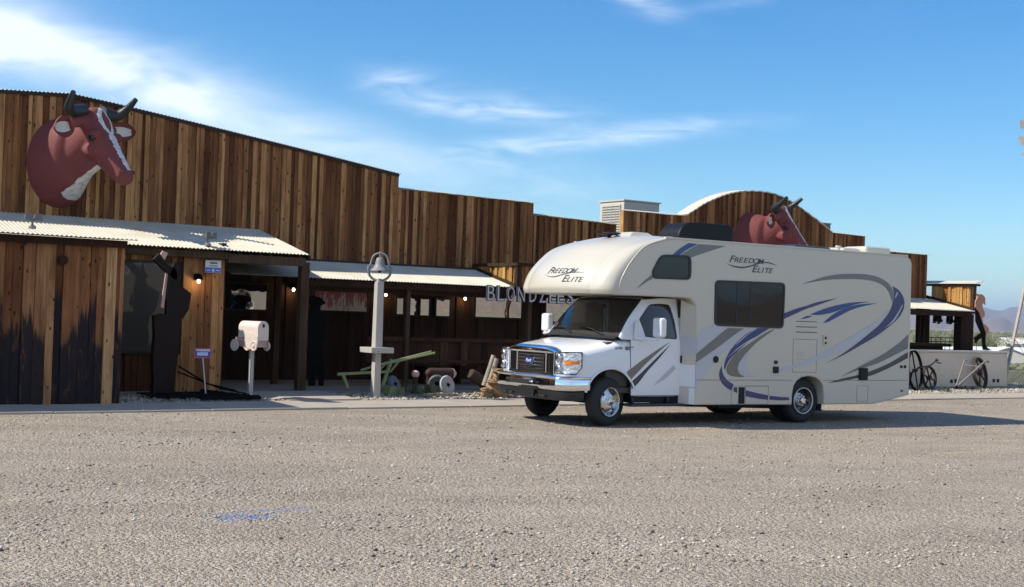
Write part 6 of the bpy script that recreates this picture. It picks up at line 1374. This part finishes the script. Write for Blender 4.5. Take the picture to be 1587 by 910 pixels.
mb = MB(); mb.tube(cr([app(1484.5, 598, 21.5), app(1508, 577, 21.5), app(1527, 560.5, 21.5), app(1532, 561.5, 21.5)], 4), .026, 8); mb.build('handle', bpy.data.materials['weathered_galvanised_dark'], AP, smooth=1.)
mb = MB(); mb.tube([app(1496, 566), app(1521, 568.5)], .014, 6); mb.tube([app(1486, 585), app(1494, 597)], .014, 6); mb.build('cross_bar', POSTG, AP)
mb = MB(); mb.tube([app(1482, 598), app(1486, 606), app(1490, 609)], .02, 6); mb.tube([app(1496, 598), app(1498, 608), app(1494, 609)], .018, 6); mb.tube([app(1507, 600), app(1507, 609)], .016, 6); mb.beam(app(1480, 601), app(1510, 603), .03); mb.build('foot', DSTEEL, AP)
y_ = 21.75; CR = thing('hand_cultivator', 'brown wooden handled cultivator pointing up beside the dark hoop wheel', 'farm tool', (onY(1430, 590, y_).x, y_, .05))
def app(u, v, y=y_): q = onY(u, v, y); return (q.x-CR.location.x, y-CR.location.y, q.z-.05)
mb = MB(); mb.tube(cr([app(1413, 578), app(1425, 570), app(1440, 567), (app(1450, 560)), app(1454, 558)], 4), .022, 8); mb.build('handle', RUST, CR, smooth=1.)
mb = MB(); mb.tube([app(1450, 560), app(1451, 556)], .02, 6); mb.tube([app(1452, 562), app(1458, 563)], .016, 6); mb.tube([app(1413, 578), app(1408, 600)], .03, 6); mb.build('fitting', DSTEEL, CR)

# windmill at the right edge (only its left legs and blade tips fall inside the frame)
WMx = 34.45; WM = thing('windmill', 'grey steel lattice windmill tower at the right edge with vane wheel on top', 'windmill', (WMx, 22.05, 0))
hb, ht, HT = 1.05, .16, 7.3; gm = mat('weathered_galvanised', (.38, .34, .30), .55, var=.15, vscale=4)
cor = [(-1, -1), (1, -1), (1, 1), (-1, 1)]
for sx__, sy__ in cor: mb = MB(); mb.beam((sx__*hb, sy__*hb, 0), (sx__*ht, sy__*ht, HT), .075); mb.build('leg', gm, WM)
mb = MB()
for k in range(1, 5):
    z = HT*k/5; h_ = lerp(hb, ht, k/5)
    for i in range(4): a_, c_ = cor[i], cor[(i+1) % 4]; mb.beam((a_[0]*h_, a_[1]*h_, z), (c_[0]*h_, c_[1]*h_, z), .04)
for k in range(5):
    z0_, z1_ = HT*k/5, HT*(k+1)/5; h0, h1 = lerp(hb, ht, k/5), lerp(hb, ht, (k+1)/5)
    for i in range(4): a_, c_ = cor[i], cor[(i+1) % 4]; mb.tube([(a_[0]*h0, a_[1]*h0, z0_), (c_[0]*h1, c_[1]*h1, z1_)], .007, 5); mb.tube([(c_[0]*h0, c_[1]*h0, z0_), (a_[0]*h1, a_[1]*h1, z1_)], .007, 5)
mb.build('lattice', gm, WM)
mb = MB(); wc = Vector((-.50, -.35, HT+.05)); wax = Vector((-.45, -.9, 0)).normalized(); ux = Vector((0, 0, 1)); uy = wax.cross(ux)
for k in range(18):
    a_ = 2*PI*k/18; d = ux*math.cos(a_)+uy*math.sin(a_); e = wax.cross(d); w0_ = e*.07+wax*.03; w1_ = e*.14+wax*.06; i_ = wc+d*.40; o_ = wc+d*1.42
    mb.hexa([i_-w0_, i_+w0_, i_+w0_+wax*.006, i_-w0_+wax*.006, o_-w1_, o_+w1_, o_+w1_+wax*.006, o_-w1_+wax*.006])
mb.build('blades', gm, WM); mb = MB(); mb.tube([wc+(ux*math.cos(2*PI*k/30)+uy*math.sin(2*PI*k/30))*.9 for k in range(31)], .012, 5, False); mb.tube([wc+(ux*math.cos(2*PI*k/30)+uy*math.sin(2*PI*k/30))*.42 for k in range(31)], .012, 5, False)
for k in range(6): a_ = 2*PI*k/6; mb.tube([wc, wc+(ux*math.cos(a_)+uy*math.sin(a_))*.92], .012, 5)
mb.tube([wc, wc-wax*.5, (0, 0, HT)], .05, 8); mb.build('wheel_hub', gm, WM); mb = MB(); mb.add([wc-wax*.6+Vector((0, 0, -.05)), wc-wax*1.9+Vector((0, 0, -.35)), wc-wax*2.0+Vector((0, 0, .4)), wc-wax*.6+Vector((0, 0, .05))], [(0, 1, 2, 3)]); vn = mb.build('tail_vane', gm, WM); s_ = vn.modifiers.new('s', 'SOLIDIFY'); s_.thickness = .01
# ---------------------------------------------------------------- distance: homes, shrubs, hills
def far(u, d, z=0.): r_ = ray(u, 511); r_.z = 0; r_.normalize(); a_ = math.atan2(r_.x, r_.y); return Vector((math.sin(a_)*d, math.cos(a_)*d, z)), a_
HOMEW = mat('home_siding', (.50, .48, .44), .7, var=.04); HROOF = mat('home_roof', (.66, .65, .62), .6, var=.05); HDARK = mat('home_window', (.05, .06, .07), .2)
def home(u, d, w, dep, h, rise, rz, lb, z=0., ridge_x=True, roofm=HROOF, wallm=HOMEW):
    c_, a_ = far(u, d); t_ = thing('mobile_home', lb, 'house', (c_.x, c_.y, z), rz, 'pale homes beyond the plaster wall')
    mb = MB(); mb.box(-w/2, w/2, -dep/2, dep/2, 0, h); mb.prism([(-dep/2, h), (dep/2, h), (0, h+rise)], lambda a, b_, t: (t, a, b_), -w/2, w/2); mb.build('wall', wallm, t_)
    mb = MB(); e = .25
    for s_ in (-1, 1): mb.hexa([(-w/2-e, s_*(dep/2+e), h-rise*e/(dep/2)), (w/2+e, s_*(dep/2+e), h-rise*e/(dep/2)), (w/2+e, 0, h+rise+.02), (-w/2-e, 0, h+rise+.02), (-w/2-e, s_*(dep/2+e), h-rise*e/(dep/2)+.1), (w/2+e, s_*(dep/2+e), h-rise*e/(dep/2)+.1), (w/2+e, 0, h+rise+.12), (-w/2-e, 0, h+rise+.12)])
    mb.build('roof', roofm, t_)
    for k in (-.3, .05, .33): mb = MB(); mb.box(w*k-.4, w*k+.4, -dep/2-.03, -dep/2-.004, h*.45, h*.8); mb.build('window', HDARK, t_)
    mb = MB(); mb.box(w*.2-.4, w*.2+.3, -dep/2-.03, -dep/2-.004, .1, h*.8); mb.build('door', HROOF, t_)
    return t_
home(1560, 215, 12, 6.8, 2.0, 1.25, R(38), 'white gabled home nearest the windmill leg, beyond the plaster wall', -4.3)
home(1519, 250, 9, 4.5, 2.6, .35, R(-30), 'low white flat roofed home seen past the cowgirl cut-out', -4.6)
home(1468, 240, 14, 4, 2.5, .3, R(-25), 'long white low roof seen through the open bar', -4.6)
home(1571, 330, 6, 5, 3.2, 1.2, R(-30), 'small pale trailer behind the nearest gabled home', -4.7)
home(1592, 225, 9, 6, 2.2, 1.0, R(-30), 'cream walled home at the very right edge of the view', -4.4)
LEAF = bpy.data.materials.new('desert_leaf'); LEAF.use_nodes = True; t = LEAF.node_tree; at = N(t, 'ShaderNodeAttribute'); at.attribute_name = 'rnd'; L(t, ramp(t, at.outputs['Fac'], [(0, (.05, .06, .028)), (.5, (.105, .115, .052)), (1, (.20, .19, .10))]), t.nodes['Principled BSDF'].inputs['Base Color']); t.nodes['Principled BSDF'].inputs['Roughness'].default_value = .9
BARK = mat('bark', (.12, .09, .06), .9, var=.2)
random.seed(21)
def tree(u, d, w, h, lb, z=0., nleaf=900, leafs=.22):
    c_, a_ = far(u, d); t_ = thing('desert_tree', lb, 'tree', (c_.x, c_.y, z), 0, 'desert trees beyond the saloon')
    mb = MB(); cl_ = []
    for k in range(4):
        a2 = random.uniform(0, 6.28); e = Vector((math.cos(a2)*w*.22, math.sin(a2)*w*.22, h*.6)); mb.tube([(0, 0, 0), e*.4+Vector((0, 0, .1)), e], [.10*h/4, .07*h/4, .03*h/4], 6)
    mb.build('trunk', BARK, t_, smooth=1.)
    for k in range(11): a2 = random.uniform(0, 6.28); r_ = w*.5*random.uniform(.1, .78); cl_.append((Vector((math.cos(a2)*r_, math.sin(a2)*r_, h*random.uniform(.35, .80))), w*random.uniform(.13, .24)))
    mb = MB()
    for _ in range(nleaf):
        cc, rr = random.choice(cl_); q = Vector((random.gauss(0, 1), random.gauss(0, 1), random.gauss(0, .75))).normalized()*rr*random.uniform(.5, 1.08)+cc; q.z = max(q.z, .1)
        s_ = leafs*random.uniform(.5, 1.2); d1 = Vector((random.uniform(-1, 1), random.uniform(-1, 1), random.uniform(-1, 1))).normalized(); d2 = d1.orthogonal().normalized(); mb.rn = random.random(); mb.add([q-d1*s_, q+d2*s_*.45, q+d1*s_, q-d2*s_*.45], [(0, 1, 2, 3)])
    mb.build('crown', LEAF, t_, recalc=False); return t_
for u, d, w, vt, lb in ((1484, 300, 16, 514, 'bright green spreading tree framed by the open bar, near the pier'), (1452, 360, 20, 515, 'darker green tree at the left side of the open bar gap'), (1545, 300, 24, 517, 'round green bush like tree just right of the cowgirl cut-out'), (1525, 340, 16, 515, 'olive tree directly behind the cowgirl cut-out legs'), (1577, 420, 18, 516, 'far olive tree left of the windmill leg'), (1502, 420, 20, 514, 'distant tree hidden partly by the bar pier')):
    z_ = ground_z(d); tree(u, d, w*.55, 1.7-(vt-511)*d/2001-z_, lb, z_, 2600, .19)
# far scrub
mb = MB()
for _ in range(2600):
    u = random.uniform(1380, 1700); d = 150+2200*random.random()**1.8; c_, a_ = far(u, d, ground_z(d)); w = random.uniform(.4, 1.3)*(1+d/400); h = w*.7
    for k in range(3): mb.rn = random.random(); mb.ball((c_.x+random.uniform(-w, w)*.6, c_.y+random.uniform(-w, w)*.6, c_.z+h*.2), w*.5, w*.5, h*.5, 6, 4)
tag(mb.build('scrub', LEAF, recalc=False), 'low olive desert scrub covering the plain beyond the homes', 'scrub', kind='stuff')
mb = MB(); random.seed(3)
for _ in range(5200):
    u = random.uniform(1540, 1660); d = random.uniform(40, 100); c_, a_ = far(u, d, ground_z(d)); l = random.uniform(.15, .45); mb.rn = random.random()
    d1 = Vector((random.uniform(-.3, .3), random.uniform(-.3, .3), 1))*l; mb.add([c_+Vector((-.03, 0, 0)), c_+Vector((.03, .02, 0)), c_+d1], [(0, 1, 2)])
DRY = bpy.data.materials.new('dry_grass'); DRY.use_nodes = True; t = DRY.node_tree; at = N(t, 'ShaderNodeAttribute'); at.attribute_name = 'rnd'; L(t, ramp(t, at.outputs['Fac'], [(0, (.30, .27, .15)), (1, (.50, .45, .28))]), t.nodes['Principled BSDF'].inputs['Base Color'])
tag(mb.build('dry_grass', DRY, recalc=False), 'tall dry yellow grass past the end of the plaster wall', 'grass', kind='stuff')
def hills(name, dist, hfun, a0, a1, mt, n=260, depth=.35, rows=10):
    G_ = []
    for j in range(rows+1):
        k = j/rows; row = []
        for i in range(n+1):
            a_ = lerp(a0, a1, i/n); d = dist*(1+depth*(k-.5)); hh = hfun(math.degrees(a_))*dist*math.sin(PI*min(1, k*1.0))**.8
            rg = noise.noise(Vector((a_*60, k*5, 1)))*.5+noise.noise(Vector((a_*170, k*12, 4)))*.25
            row.append((math.sin(a_)*d, math.cos(a_)*d, -8+max(0, hh*(1+.55*rg*(1 if 0 < k < 1 else 0)))))
        G_.append(row)
    mb = MB(); mb.grid(G_); return struct(mb.build(name, mt, smooth=1.2))
def hn(x, s=1., o=0.): return noise.noise(Vector((x*s, o, 0)))
ROCKM = mat('mountain_rock', (.17, .125, .105), .95, var=.2, vscale=.003)
ROCKB = mat('tan_hill', (.24, .18, .12), .95, var=.55, vscale=.012)
hills('mountains', 11000, lambda a: R(1)*(.92+.16*hn(a, .9)+.10*hn(a, 2.6, 3)+.05*hn(a, 7, 5))*max(.15, min(1, (a-50.2)/2.6)) if a > 50.2 else R(.15), R(38), R(80), ROCKM)
hills('near_mountains', 6500, lambda a: R(1)*(.46+.30*hn(a, 1.1, 9)+.12*hn(a, 3.5, 2)+(.32*math.exp(-((a-51.6)/1.3)**2))), R(38), R(80), ROCKM)
hills('hills', 2600, lambda a: R(1)*(1.5+1.6*hn(a, .16, 1)+.7*hn(a, .5, 7)+.2*hn(a, 2., 3)), R(86), R(395), ROCKB, 500)
# ---------------------------------------------------------------- haze
mb = MB(); mb.box(-21000, 21000, -21000, 21000, -10, 420)
HM = bpy.data.materials.new('haze_air'); HM.use_nodes = True; t = HM.node_tree; t.nodes.remove(t.nodes['Principled BSDF'])
pv = N(t, 'ShaderNodeVolumePrincipled'); pv.inputs['Color'].default_value = (.50, .70, 1., 1); pv.inputs['Density'].default_value = 7.0e-5; pv.inputs['Anisotropy'].default_value = .1
L(t, pv.outputs[0], t.nodes['Material Output'].inputs['Volume'])
hz = mb.build('haze', HM); hz['kind'] = 'stuff'
